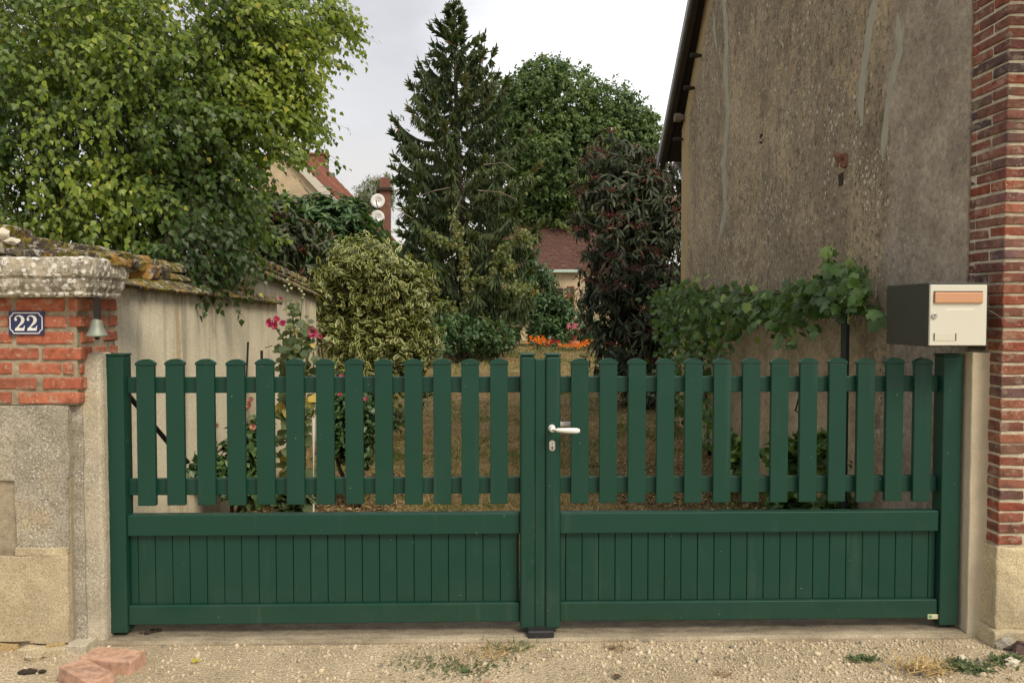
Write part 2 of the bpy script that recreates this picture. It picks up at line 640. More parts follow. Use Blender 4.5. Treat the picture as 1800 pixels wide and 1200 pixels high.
def mat_lichen_stone():
    t = T('lichen_stone')
    P = t.pos()
    base = t.ramp(t.noise(9, 6, .7), [(.37, (.11, .095, .07)), (.5, (.30, .27, .21)), (.63, (.50, .44, .33))])
    warp = t.n('ShaderNodeVectorMath', {0: P, 1: t.n('ShaderNodeVectorMath', {0: t.n('ShaderNodeTexNoise', {'Scale': 60.0}).outputs[1], 'Scale': .012}, operation='SCALE').outputs[0]}, operation='ADD').outputs[0]
    v1 = t.vor(36, warp)
    k1 = t.math('MULTIPLY', t.step(v1, .46, .36), t.step(t.noise(6, 4, .6), .36, .46))
    c = t.mix(k1, base, t.mix(t.noise(80, 3), (.62, .60, .53), (.78, .76, .70)))
    v2 = t.vor(78, warp)
    k2 = t.math('MULTIPLY', t.step(v2, .42, .32), t.step(t.noise(11, 4, .6, t.pos((1, 1, 1), (3, 1, 7))), .46, .56))
    c = t.mix(k2, c, (.66, .64, .56))
    dk = t.math('MULTIPLY', t.math('LESS_THAN', t.vor(120, warp), .3), t.step(t.noise(8, 4, .7, t.pos((1, 1, 1), (9, 2, 4))), .48, .60))
    c = t.mix(dk, c, (.05, .045, .035))
    mo = t.step(t.math('ADD', t.noise(7, 5, .7, t.pos((1, 1, .5), (5, 5, 1))), t.math('MULTIPLY', t.sep(P)[0], .0)), .60, .70)
    c = t.mix(t.math('MULTIPLY', mo, .85), c, t.mix(t.noise(60, 3), (.07, .06, .02), (.20, .15, .045)))
    h = t.math('ADD', t.noise(60, 6, .7), t.math('MULTIPLY', k1, .5))
    return t.out(c, .92, t.bump(h, .8, .008), 0, .2)


def mat_base_stone(name, a, b, warm, spots=1.0, grain=.8, cover=.50):
    t = T(name)
    c = t.ramp(t.noise(5, 6, .65), [(.28, a), (.72, b)])
    c = t.mix(t.step(t.noise(2.2, 4, .6), .50, .68), c, warm)
    gr = t.noise(130, 5, .8)
    c = t.mix(1.0, c, t.ramp(gr, [(.36, 1 - .45 * grain), (.5, 1.0), (.64, 1 + .3 * grain)]), 'MULTIPLY')
    v = t.vor(75)
    k = t.math('MULTIPLY', t.step(v, .30, .22), t.step(t.noise(7, 3, .6), cover, cover + .08))
    c = t.mix(t.math('MULTIPLY', k, spots), c, (.62, .59, .50))
    d = t.math('MULTIPLY', t.math('LESS_THAN', t.vor(95, t.pos((1, 1, 1), (2, 2, 2))), .28), t.step(t.noise(12, 4), .48, .6))
    c = t.mix(t.math('MULTIPLY', d, .4 * min(1, spots)), c, (.10, .085, .065))
    return t.out(c, .94, t.bump(t.math('ADD', gr, t.noise(25, 5)), .75, .007), 0, .2)


def mat_render_cream():
    t = T('cream_render')
    P = t.pos()
    z = t.sep(P)[2]
    c = t.ramp(t.noise(2.2, 5, .6), [(.39, (.70, .625, .46)), (.61, (.80, .725, .55))])
    st = t.noise(2.6, 6, .62, t.pos((1, 1.6, .12)))
    c = t.mix(t.math('MULTIPLY', t.step(st, .54, .66), .62), c, (.30, .26, .19))
    st2 = t.noise(3.4, 5, .62, t.pos((1, 1.4, .10), (4, 4, 4)))
    c = t.mix(t.math('MULTIPLY', t.step(st2, .54, .66), .6), c, (.44, .31, .14))
    pale = t.noise(4, 4, .6, t.pos((1, 1.2, .2), (8, 1, 2)))
    c = t.mix(t.math('MULTIPLY', t.step(pale, .5, .7), .5), c, (.46, .45, .37))
    edge = t.math('ADD', z, t.math('MULTIPLY', t.math('SUBTRACT', t.noise(8, 5, .7, t.pos((1, 1, .5))), .5), .45))
    c = t.mix(t.math('MULTIPLY', t.step(edge, 1.42, 1.56), .65), c, (.13, .115, .09))
    low = t.step(t.math('ADD', z, t.math('MULTIPLY', t.noise(5, 4), .5)), .55, .15)
    c = t.mix(t.math('MULTIPLY', low, .45), c, (.30, .23, .12))
    c = t.mix(1.0, c, t.ramp(t.noise(90, 4, .7), [(.39, .86), (.61, 1.1)]), 'MULTIPLY')
    return t.out(c, .9, t.bump(t.math('ADD', t.noise(45, 5, .7), t.math('MULTIPLY', t.noise(8, 3), 2)), .18, .005), 0, .25)


def mat_render_brown(verge_a, verge_b):
    t = T('lichen_render')
    P = t.pos()
    s = t.sep(P)
    y, z = s[1], s[2]
    sp = t.pos((1, 1, .62))
    c = t.ramp(t.noise(2.0, 6, .65, sp), [(.38, (.255, .205, .138)), (.62, (.445, .36, .24))])
    och = t.noise(9, 6, .72, sp)
    c = t.mix(t.math('MULTIPLY', t.step(och, .53, .60), .5), c, (.50, .38, .22))
    gy = t.noise(1.1, 4, .6, t.pos((1, 1, .5), (3, 7, 2)))
    c = t.mix(t.math('MULTIPLY', t.step(gy, .48, .60), .6), c, (.255, .21, .155))
    wv = t.n('ShaderNodeVectorMath', {0: t.pos((1, 1, .8)), 1: t.n('ShaderNodeVectorMath', {0: t.n('ShaderNodeTexNoise', {'Scale': 26.0, 'Vector': t.pos()}).outputs[1], 'Scale': .05}, operation='SCALE').outputs[0]}, operation='ADD').outputs[0]
    cell = t.sep(t.vor(13, wv, out='Color'))
    near = t.step(t.vor(13, wv), .52, .40)
    c = t.mix(t.math('MULTIPLY', t.math('MULTIPLY', t.math('GREATER_THAN', cell[0], .68), near), .45), c, (.52, .40, .24))
    c = t.mix(t.math('MULTIPLY', t.math('MULTIPLY', t.math('GREATER_THAN', cell[1], .72), near), .5), c, (.15, .12, .085))
    # smoother grey cement made good beside the brick quoin
    edge = t.math('ADD', y, t.math('MULTIPLY', t.math('SUBTRACT', t.noise(1.6, 5, .6, t.pos((1, 1, .7), (1, 3, 9))), .5), 1.1))
    cem = t.step(edge, 4.42, 4.28)
    c = t.mix(t.math('MULTIPLY', cem, .8), c, t.ramp(t.noise(4, 5, .7), [(.39, (.29, .245, .195)), (.61, (.43, .37, .295))]))
    # paler plaster low on the wall
    lo = t.math('ADD', z, t.math('MULTIPLY', t.math('SUBTRACT', t.noise(1.3, 4, .6), .5), .7))
    low = t.math('MULTIPLY', t.step(lo, 1.45, 1.2), t.step(t.math('ADD', y, t.math('MULTIPLY', t.noise(4, 4), .5)), 4.75, 5.1))
    c = t.mix(t.math('MULTIPLY', low, .9), c, t.ramp(t.noise(3, 5, .65), [(.39, (.36, .28, .17)), (.61, (.56, .45, .30))]))
    c = t.mix(1.0, c, t.ramp(t.noise(26, 6, .75, t.pos((1, 1, 1.2))), [(.36, .74), (.5, 1.0), (.64, 1.2)]), 'MULTIPLY')
    keep = t.math('SUBTRACT', 1.0, t.math('MULTIPLY', t.math('MAXIMUM', t.math('MULTIPLY', cem, .75), low), .9))
    dk = t.math('MULTIPLY', t.step(t.noise(40, 6, .8, sp), .545, .60), keep)
    c = t.mix(t.math('MULTIPLY', dk, .85), c, (.045, .036, .027))
    v = t.vor(17, t.pos((1, 1, .85)))
    w = t.math('MULTIPLY', t.step(t.math('ADD', v, t.math('MULTIPLY', t.noise(70, 3), .16)), .30, .25), t.step(t.noise(2.6, 4, .6, t.pos((1, 1, .6), (2, 5, 5))), .46, .54))
    c = t.mix(t.math('MULTIPLY', w, keep), c, (.60, .55, .44))
    v3 = t.vor(40, t.pos((1, 1, .85)))
    w3 = t.math('MULTIPLY', t.math('LESS_THAN', v3, .22), t.step(t.noise(4, 4, .6, t.pos((1, 1, .6), (7, 1, 5))), .46, .60))
    c = t.mix(t.math('MULTIPLY', w3, keep), c, (.62, .58, .48))
    # the band under the verge that rain never reaches keeps its ochre
    (ya, za), (yb, zb) = verge_a, verge_b
    k = (zb - za) / (yb - ya)
    line = t.math('SUBTRACT', t.math('ADD', za, t.math('MULTIPLY', t.math('SUBTRACT', y, ya), k)), z)
    far = t.math('SUBTRACT', 9.34, y)
    dist = t.math('MINIMUM', line, t.math('MULTIPLY', far, 1.0))
    dist = t.math('ADD', dist, t.math('MULTIPLY', t.math('SUBTRACT', t.noise(3, 4), .5), .3))
    c = t.mix(t.math('MULTIPLY', t.step(dist, .5, .2), .8), c, (.50, .37, .19))
    h = t.math('ADD', t.noise(40, 6, .75, sp), t.math('MULTIPLY', t.noise(120, 3), .5))
    return t.out(c, .94, t.bump(h, .8, .012), 0, .2)


def mat_moss_tile():
    t = T('mossy_tile')
    c = t.ramp(t.noise(16, 5, .7), [(.39, (.05, .04, .03)), (.61, (.15, .12, .09))])
    c = t.mix(t.step(t.noise(9, 6, .75), .46, .52), c, t.ramp(t.noise(50, 4), [(.4, (.07, .065, .014)), (.6, (.26, .21, .04))]))
    c = t.mix(t.math('MULTIPLY', t.step(t.noise(22, 5, .7, t.pos((1, 1, 1), (4, 4, 4))), .54, .59), .9), c, (.46, .43, .37))
    c = t.mix(t.math('MULTIPLY', t.step(t.noise(6, 4, .7, t.pos((1, 1, 1), (7, 2, 4))), .56, .62), .7), c, (.48, .26, .06))
    return t.out(c, .95, t.bump(t.noise(80, 6, .8), 1.0, .012), 0, .2)


def mat_ground():
    t = T('gravel_ground')
    c = t.ramp(t.noise(3, 6, .65), [(.39, (.47, .38, .25)), (.61, (.62, .51, .35))])
    g = t.noise(120, 6, .75)
    c = t.mix(1.0, c, t.ramp(g, [(.39, .6), (.5, 1.0), (.61, 1.3)]), 'MULTIPLY')
    v = t.vor(85)
    c = t.mix(t.math('MULTIPLY', t.step(v, .3, .2), .5), c, (.62, .54, .40))
    return t.out(c, .96, t.bump(t.math('ADD', g, t.math('MULTIPLY', v, -.8)), .9, .012), 0, .2)


def mat_slab():
    t = T('threshold_concrete')
    c = t.ramp(t.noise(6, 6, .7, t.pos((.35, 1, 1))), [(.39, (.24, .20, .14)), (.61, (.46, .39, .28))])
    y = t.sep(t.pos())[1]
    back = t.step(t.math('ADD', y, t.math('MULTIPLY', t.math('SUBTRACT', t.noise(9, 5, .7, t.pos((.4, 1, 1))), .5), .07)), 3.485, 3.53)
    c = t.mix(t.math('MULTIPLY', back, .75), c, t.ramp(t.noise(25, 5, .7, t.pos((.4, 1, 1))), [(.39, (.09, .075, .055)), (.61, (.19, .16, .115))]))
    c = t.mix(1.0, c, t.ramp(t.noise(140, 4, .8), [(.39, .75), (.61, 1.2)]), 'MULTIPLY')
    return t.out(c, .93, t.bump(t.noise(90, 6, .75), .6, .006), 0, .2)


def mat_lawn():
    t = T('dry_lawn')
    c = t.ramp(t.noise(1.6, 6, .65), [(.38, (.17, .115, .06)), (.5, (.26, .19, .10)), (.61, (.12, .115, .035))])
    c = t.mix(1.0, c, t.ramp(t.noise(60, 5, .8), [(.39, .45), (.5, 1.0), (.61, 1.5)]), 'MULTIPLY')
    c = t.mix(t.step(t.noise(.55, 4, .6, t.pos((1, 1, 1), (3, 8, 0))), .54, .66), c, (.085, .10, .028))
    return t.out(c, .97, t.bump(t.noise(70, 6, .8), 1.0, .02), 0, .1)


def mat_tint(name, stops, rough=.85, nz=60, bump=.5, spec=.3):
    t = T(name)
    c = t.ramp(t.attr('tint'), stops)
    c = t.mix(1.0, c, t.ramp(t.noise(nz, 4, .7), [(.39, .75), (.61, 1.2)]), 'MULTIPLY')
    return t.out(c, rough, t.bump(t.noise(nz * 3, 3), bump, .003), 0, spec)


M = {}
M['green'] = mat_green_paint()
M['brick_left'] = mat_brick('orange_brick', [(.33, .095, .052), (.39, .118, .064), (.43, .15, .085), (.36, .105, .058), (.28, .10, .062)], 1.0, (.12, .10, .08), (.62, .58, .48), .55)
M['brick_right'] = mat_brick('mixed_brick', [(.25, .080, .045), (.23, .062, .036), (.055, .048, .05), (.28, .105, .060), (.15, .082, .058), (.20, .066, .042), (.075, .058, .055), (.20, .080, .05), (.125, .075, .075), (.24, .085, .052), (.06, .05, .05), (.24, .07, .042)], .75, (.085, .07, .058), (.62, .58, .48), .35)
M['mortar_left'] = mat_mortar('grey_mortar', (.30, .25, .175), (.45, .385, .275))
M['mortar_right'] = mat_mortar('lime_mortar', (.46, .41, .30), (.66, .60, .46))
M['lichen'] = mat_lichen_stone()
M['stone_grey'] = mat_base_stone('grey_stone', (.25, .225, .175), (.46, .42, .34), (.48, .40, .27), 1.2, 1.25, .47)
M['stone_warm'] = mat_base_stone('warm_stone', (.40, .33, .21), (.60, .51, .34), (.66, .56, .36), .5, .85)
M['stone_yellow'] = mat_base_stone('yellow_stone', (.40, .28, .12), (.55, .41, .21), (.48, .36, .19), .2)
M['post_left'] = mat_base_stone('weathered_concrete', (.36, .32, .235), (.58, .52, .40), (.54, .44, .27), 1.3, .7, .44)
M['post_right'] = mat_base_stone('new_concrete', (.55, .475, .335), (.66, .58, .42), (.58, .50, .37), .08, .15)
M['cream'] = mat_render_cream()
M['moss_tile'] = mat_moss_tile()
M['ground'] = mat_ground()
M['slab'] = mat_slab()
M['lawn'] = mat_lawn()
M['bark'] = plain('dark_bark', (.075, .058, .042), .95, 0, .9, 60, .4, .2)
M['bark_pale'] = plain('pale_bark', (.22, .18, .13), .95, 0, .6, 60, .4, .2)
M['twig'] = plain('brown_twig', (.055, .038, .026), .9, 0, 0, 60, .3, .2)
M['stem'] = plain('green_stem', (.10, .13, .05), .8, 0, 0, 60, .3)
M['black_iron'] = plain('black_iron', (.022, .018, .016), .6, .3, .4, 150, .4)
M['bell'] = plain('bell_bronze', (.22, .245, .195), .55, .35, .3, 90, .25)
M['black_plastic'] = plain('black_plastic', (.02, .02, .022), .5, 0, .3, 200, .25)
M['box_dark'] = plain('mailbox_dark', (.030, .032, .022), .5, 0, .2, 200, .12)
M['box_cream'] = plain('mailbox_cream', (.64, .63, .53), .35, 0, .03, 120, .03)
M['box_copper'] = plain('mailbox_copper', (.62, .33, .19), .38, .25, .05, 120, .06)
M['steel'] = plain('brushed_steel', (.55, .54, .50), .35, .8, .1, 200, .08)
M['white_plastic'] = plain('white_plastic', (.74, .73, .68), .35, 0, .05, 200, .04)
M['enamel_blue'] = plain('enamel_blue', (.022, .030, .105), .25, 0, .03, 100, .15)
M['enamel_white'] = plain('enamel_white', (.78, .77, .72), .25, 0, 0, 100, .04)
M['metal_grey'] = plain('zinc_grey', (.19, .19, .19), .5, .4, .2, 80, .2)
M['wood_dark'] = plain('dark_timber', (.045, .036, .028), .9, 0, .5, 60, .35, .2)
M['wood_grey'] = plain('grey_timber', (.20, .17, .13), .9, 0, .6, 60, .3, .2)
M['dark_green'] = plain('dark_green_paint', (.012, .028, .024), .5, 0, .2, 100, .2)
M['repair'] = plain('cement_repair', (.37, .35, .275), .95, 0, .6, 70, .22, .2)
M['loose_brick'] = mat_brick('salmon_brick', [(.46, .28, .195), (.52, .325, .23)], .12, (.40, .29, .19), (.58, .48, .36))
M['white_stone'] = plain('white_limestone', (.58, .53, .42), .9, 0, .7, 60, .2, .2)
M['pebble'] = mat_tint('pebble', [(0, (.22, .20, .17)), (.12, (.36, .29, .19)), (.5, (.52, .43, .29)), (.85, (.58, .495, .35)), (1, (.68, .60, .45))], .85)
M['straw'] = mat_tint('straw', [(0, (.20, .12, .05)), (.5, (.42, .28, .11)), (1, (.58, .43, .20))], .8)
M['litter'] = mat_tint('leaf_litter', [(0, (.075, .045, .025)), (.4, (.16, .09, .045)), (.75, (.27, .17, .085)), (1, (.42, .32, .18))], .9)
M['roof_red'] = mat_brick('red_roof_tile', [(.17, .066, .046), (.205, .078, .052), (.15, .06, .045), (.23, .10, .07)], .5, (.10, .06, .05))
M['roof_old'] = mat_brick('old_plain_tile', [(.115, .056, .042), (.14, .066, .048), (.10, .052, .042), (.16, .08, .058), (.125, .064, .052)], .8, (.075, .052, .042))
M['house_wall'] = plain('house_render', (.50, .40, .26), .9, 0, .5, 20, .35, .2)
M['house_trim'] = plain('pale_trim', (.60, .56, .48), .8, 0, .2, 30, .1)
M['gutter_mint'] = plain('mint_gutter', (.42, .55, .50), .5, 0, .1, 60, .1)
M['terracotta'] = plain('terracotta', (.55, .25, .13), .85, 0, .4, 60, .2, .2)
M['dish'] = plain('white_dish', (.80, .80, .78), .45, 0, 0, 60, .03)

M['birch'] = leafmat('birch_leaf', [(0, (.028, .056, .011)), (.3, (.068, .122, .018)), (.6, (.165, .235, .032)), (.88, (.31, .37, .05)), (1, (.46, .42, .07))], None, .40, .42, 1.8)
M['walnut'] = leafmat('walnut_leaf', [(0, (.040, .078, .020)), (.5, (.088, .150, .036)), (.92, (.150, .215, .055)), (1, (.22, .24, .07))], None, .30, .5, 1.5, .4, 3)
M['spruce'] = leafmat('spruce_needle', [(0, (.040, .068, .032)), (.5, (.092, .132, .056)), (.85, (.155, .19, .075)), (1, (.21, .20, .09))], None, .24, .6, 1.3, .3, 5)
M['viburnum'] = leafmat('viburnum_leaf', [(0, (.024, .036, .017)), (.4, (.042, .062, .028)), (.7, (.072, .092, .042)), (.88, (.15, .16, .10)), (.95, (.10, .055, .036)), (1, (.14, .075, .05))], None, .16, .5, 1.3, .3)
M['laurel'] = leafmat('laurel_leaf', [(0, (0.038, 0.082, 0.029)), (.5, (0.061, 0.125, 0.042)), (.9, (0.098, 0.175, 0.055)), (1, (0.172, 0.234, 0.066))], None, .22, .42, 1.5)
M['varieg'] = leafmat('variegated_leaf', [(0, (.022, .042, .012)), (.5, (.036, .066, .018)), (1, (.055, .085, .022))], ((.56, .56, .21), .42, .70), .25, .38, 1.4)
M['vine'] = leafmat('vine_leaf', [(0, (0.043, 0.086, 0.021)), (.4, (0.073, 0.147, 0.033)), (.75, (0.120, 0.223, 0.048)), (1, (0.311, 0.416, 0.112))], None, .30, .45, 1.6)
M['hollyhock'] = leafmat('hollyhock_leaf', [(0, (0.062, 0.098, 0.042)), (.5, (0.111, 0.150, 0.062)), (.82, (0.195, 0.221, 0.072)), (.92, (0.468, 0.377, 0.072)), (1, (0.546, 0.312, 0.096))], None, .30, .55, 1.5)
M['ivy'] = leafmat('ivy_leaf', [(0, (.05, .08, .018)), (.5, (.12, .15, .03)), (.85, (.16, .17, .04)), (1, (.24, .14, .045))], None, .28, .45, 1.5)
M['weed'] = leafmat('weed_leaf', [(0, (.06, .095, .04)), (.6, (.10, .14, .055)), (1, (.20, .20, .07))], None, .25, .6, 1.4)
M['grass'] = leafmat('grass_blade', [(0, (.29, .20, .10)), (.35, (.40, .30, .155)), (.55, (.26, .22, .085)), (.8, (.12, .15, .042)), (1, (.085, .13, .034))], None, .25, .7, 1.3, .2)
M['pink'] = leafmat('pink_petal', [(0, (.50, .05, .16)), (.6, (.68, .10, .24)), (1, (.72, .25, .36))], None, .35, .5, 1.2)
M['orange_petal'] = leafmat('orange_petal', [(0, (.65, .06, .02)), (.3, (.80, .17, .015)), (.8, (.85, .32, .03)), (1, (.90, .55, .12))], None, .3, .5, 1.2)
M['red_petal'] = leafmat('red_petal', [(0, (.35, .02, .025)), (1, (.55, .05, .04))], None, .3, .5, 1.2)
M['pale_petal'] = leafmat('pale_petal', [(0, (.42, .20, .16)), (1, (.66, .38, .30))], None, .3, .5, 1.2)
M['berry'] = mat_tint('dark_berry', [(0, (.075, .020, .018)), (.6, (.145, .034, .028)), (1, (.20, .07, .045))], .75)
M['cone'] = mat_tint('spruce_cone', [(0, (.14, .08, .04)), (1, (.24, .15, .08))], .9)
M['bud'] = mat_tint('green_bud', [(0, (.18, .24, .10)), (1, (.42, .46, .25))], .7)

# ================================================================== GROUND
def grid_sheet(name, x0, x1, y0, y1, nx, ny, zf, mat, kind='structure'):
    xs, ys = np.linspace(x0, x1, nx), np.linspace(y0, y1, ny)
    V = np.array([(x, y, zf(x, y)) for y in ys for x in xs])
    Fq = [(j * nx + i, j * nx + i + 1, (j + 1) * nx + i + 1, (j + 1) * nx + i) for j in range(ny - 1) for i in range(nx - 1)]
    o = mesh_obj(name, np_mesh(name, V, np.array(Fq), mat, None, True))
    o['kind'] = kind
    return o


far = MB()
far.span((-400, -300, -.40), (400, 700, -.30))
tag(far.build('ground', M['lawn']), kind='structure')


def lane_z(x, y):
    return -.046 + .010 * mnoise.noise(Vector((x * 1.1, y * 1.1, 0))) + (.012 * max(0, min(1, (1.2 - abs(x + 1.9)) / 1.2)) if y > 2.6 else 0) * .6


tag(grid_sheet('gravel_lane', -12, 12, -8, 3.83, 120, 84, lane_z, M['ground']), kind='structure')


def lawn_z(x, y):
    return gz(y) + .018 * mnoise.noise(Vector((x * 1.7, y * 1.7, 3))) * min(1, (y - 3.7))


tag(grid_sheet('lawn', -30, 40, 3.74, 75, 120, 240, lawn_z, M['lawn']), kind='structure')

b = MB()
b.rough((-2.02, 3.455, -.2), (2.10, 3.80, -.024), .06, .004, 5, .012)
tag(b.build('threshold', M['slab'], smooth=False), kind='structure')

# gravel stones on the lane
n = 30000
gx = RNG.uniform(-2.6, 2.9, n)
gy = 3.47 - np.abs(RNG.normal(0, .42, n))
keep = RNG.random(n) < np.clip(.42 + .26 * gx + .25 * RNG.normal(size=n), .16, 1.0)
bare = np.array([mnoise.noise(Vector((x * 2.2, y * 2.2, 5))) for x, y in zip(gx, gy)])
keep &= (bare > -.15) | (RNG.random(n) < .35)
gx, gy = gx[keep], gy[keep]
n = len(gx)
sz = np.exp(RNG.normal(math.log(.0054), .52, n)).clip(.0025, .026)
P = np.stack([gx, gy, np.array([lane_z(x, y) for x, y in zip(gx, gy)]) + sz * .12], 1)
D = nrm(np.stack([RNG.normal(size=n), RNG.normal(size=n), RNG.normal(size=n) * .25], 1))
U = nrm(np.stack([RNG.normal(size=n) * .25, RNG.normal(size=n) * .25, np.ones(n)], 1))
tn = np.clip(RNG.beta(2.4, 1.8, n), 0, 1)
tn[RNG.random(n) < .06] = 0.0
leaves('gravel', 'pebble', P, D, U, sz * 1.25, tn, M['pebble'], None, RNG.uniform(.6, .95, n), jitter=.07)
tag(bpy.data.objects['gravel'], 'loose pale gravel scattered over the sandy lane before the gate', 'gravel', None, 'stuff')

# ================================================================== GATE
YG = 3.53
zpx = lambda py: 1.395 - (py - 550) / F_PX * YG * 1.0003
xpx = lambda px: at(px, 800, YG).x


def picket_mesh(w, h):
    """one slat: a hollow box profile with soft edges"""
    b = MB()
    b.box((0, 0, h / 2), (w, .024, h), None, .003, 2)
    return b


def cap_mesh(w):
    b = MB()
    n = 9
    prof = []
    for i in range(n):
        u = -1 + 2 * i / (n - 1)
        prof.append((u * (w / 2 + .0035), 0, .010 + .017 * (1 - abs(u) ** 2.2)))
    poly = [(-(w / 2 + .0035), -.0155, 0)] + [(x, -.0155, z) for x, _, z in prof] + [((w / 2 + .0035), -.0155, 0)]
    b.prism(poly, (0, .031, 0))
    es = [e for e in b.bm.edges if abs(e.verts[0].co.y - e.verts[1].co.y) < 1e-5]
    bmesh.ops.bevel(b.bm, geom=es, offset=.003, segments=2, affect='EDGES')
    return b


Z_TOP, Z_RAIL1, Z_RAIL2, Z_PB = zpx(629), (zpx(691), zpx(663)), (zpx(872), zpx(843)), zpx(888)
Z_PR, Z_BR = (zpx(942), zpx(905)), (zpx(1100), zpx(1066))
cap_me = None
picket_me = None


def gate_leaf(label, pickets, x0, x1, stiles, board_edges):
    global cap_me, picket_me
    g = thing('gate_leaf', label, 'gate', ((x0 + x1) / 2, YG, 0), 'leaves of the green double gate')
    for (a, c, za, zb, ya, yb, nm, rad) in stiles:
        b = MB()
        b.span((a, ya, za), (c, yb, zb), .005 if rad == 0 else rad, 3)
        s = b.build(nm, M['green'], g, False)
        if nm == 'stile':
            b = MB()
            b.span((a - .003, ya - .003, zb + .0005), (c + .003, yb + .003, zb + .010), .004, 2)
            b.build('stile_cap', M['green'], s)
    for zr in (Z_RAIL1, Z_RAIL2):
        b = MB()
        b.span((x0, YG + .032, zr[0]), (x1, YG + .060, zr[1]), .003, 2)
        b.build('rail', M['green'], g)
    b = MB()
    b.span((x0, YG + .006, Z_PR[0]), (x1, YG + .056, Z_PR[1]), .004, 2)
    b.build('panel_rail', M['green'], g)
    b = MB()
    b.span((x0, YG + .006, Z_BR[0]), (x1, YG + .056, Z_BR[1]), .004, 2)
    b.build('bottom_rail', M['green'], g)
    w = .0785
    for (pa, pb) in pickets:
        xa, xb = at(pa, 750, YG).x, at(pb, 750, YG).x
        xc = (xa + xb) / 2
        if picket_me is None:
            h = Z_TOP - .030 - Z_PB
            p = picket_mesh(w, h).build('picket', M['green'], None, False, (0, 0, 0))
            picket_me = p.data
            c = cap_mesh(w).build('picket_cap', M['green'], None, False, (0, 0, 0))
            cap_me = c.data
            bpy.data.objects.remove(p)
            bpy.data.objects.remove(c)
        dx, dz = random.uniform(-.0012, .0012), random.uniform(-.002, .002)
        p = mesh_obj('picket', picket_me, (xc + dx, YG + .018, Z_PB + dz), g, (0, random.uniform(-.0012, .0012), 0))
        c = mesh_obj('picket_cap', cap_me, (xc + dx, YG + .018, Z_TOP - .030 + dz), None)
        c.parent = p
        c.matrix_parent_inverse = p.matrix_basis.inverted()
    b = MB()
    b.span((x0 + .002, YG + .0445, Z_BR[1] - .01), (x1 - .002, YG + .0475, Z_PR[0] + .01))
    b.build('panel_back', M['green'], g)
    for a, c in zip(board_edges, board_edges[1:]):
        b = MB()
        b.span((a + .0012, YG + .028, Z_BR[1] + .0005), (c - .0012, YG + .044, Z_PR[0] - .0005), .0022, 1)
        b.build('board', M['green'], g)
    return g


pk_l = [(239, 271), (291, 323), (345, 377), (398, 430), (450, 481), (502, 534), (555, 586), (607, 638), (659, 690), (711, 741), (762, 792), (812, 842), (862, 892)]
pk_r = [(1005, 1034), (1055, 1084), (1105, 1135), (1155, 1185), (1205, 1235), (1256, 1286), (1306, 1336), (1356, 1386), (1407, 1437), (1458, 1488), (1508, 1538), (1559, 1588), (1609, 1638)]
zs0 = .0
XL0, XL1 = xpx(220), xpx(914)
be = [XL0 + .001] + [xpx(p) for p in np.arange(234.5, 911, 30.7)] + [XL1 - .001]
g_left = gate_leaf('green slatted gate leaf hinged beside the brick pillar with the number plate', pk_l, XL0, XL1,
                   [(xpx(186.5), xpx(220) - .0005, zs0 - .012, zpx(625), YG - .006, YG + .075, 'stile', 0),
                    (xpx(914) + .0005, xpx(940), zs0 - .006, zpx(625), YG - .02, YG + .06, 'stile', .012)], be)
XR0, XR1 = xpx(985), xpx(1654)
be = [XR0 + .001] + [xpx(p) for p in np.arange(995.5, 1652, 29.35)] + [XR1 - .001]
g_right = gate_leaf('green slatted gate leaf carrying the white lever handle and lock', pk_r, XR0, XR1,
                    [(xpx(958.5), xpx(985) - .0005, zs0 - .006, zpx(625), YG - .02, YG + .06, 'stile', .012),
                     (xpx(940.5), xpx(958), zs0 - .004, zpx(631), YG - .010, YG + .012, 'cover_strip', .004),
                     (xpx(1655) + .0005, xpx(1688.5), zs0 - .01, zpx(627), YG - .006, YG + .075, 'stile', 0)], be)
# lever handle
ph = at(970, 752, YG - .02)
b = MB()
b.lathe([(.016, 0), (.016, -.008), (.012, -.012), (.011, -.042), (.013, -.046), (.004, -.05)], ph, 20, 'y')
q = [ph + Vector((x, -.042 - .006 * math.sin(x * 20), -.002 - .004 * (x / .12))) for x in (0, .02, .05, .08, .105, .118)]
b.tube(q, [.010, .0095, .011, .0125, .0125, .008], 12)
b.build('lever_handle', M['white_plastic'], g_right, True)
kp = at(984, 749, YG + .06)
kq = at(1005, 742, YG + .06)
b = MB()
b.span((kp.x, YG + .06, kp.z), (kq.x, YG + .085, kq.z), .003, 2)
b.build('lever_behind', M['white_plastic'], g_right)
pe = at(970.5, 782.5, YG - .021)
b = MB()
pts = []
for k in range(20):
    a = 2 * math.pi * k / 20
    pts.append((pe.x + .0135 * math.cos(a), YG - .0195, pe.z + .0135 * math.sin(a) + (.0105 if math.sin(a) > 0 else -.0105)))
b.prism(pts, (0, -.006, 0))
esc = b.build('lock_escutcheon', M['steel'], g_right)
b = MB()
b.lathe([(.0085, 0), (.0085, -.003)], (pe.x, YG - .0257, pe.z + .007), 16, 'y')
b.build('lock_cylinder', M['white_plastic'], esc)
b = MB()
b.span((pe.x - .0022, YG - .0275, pe.z - .017), (pe.x + .0022, YG - .0257, pe.z + .002))
b.lathe([(.0036, 0), (.0036, -.0012)], (pe.x, YG - .0289, pe.z + .008), 12, 'y')
b.build('keyhole', M['black_iron'], esc)
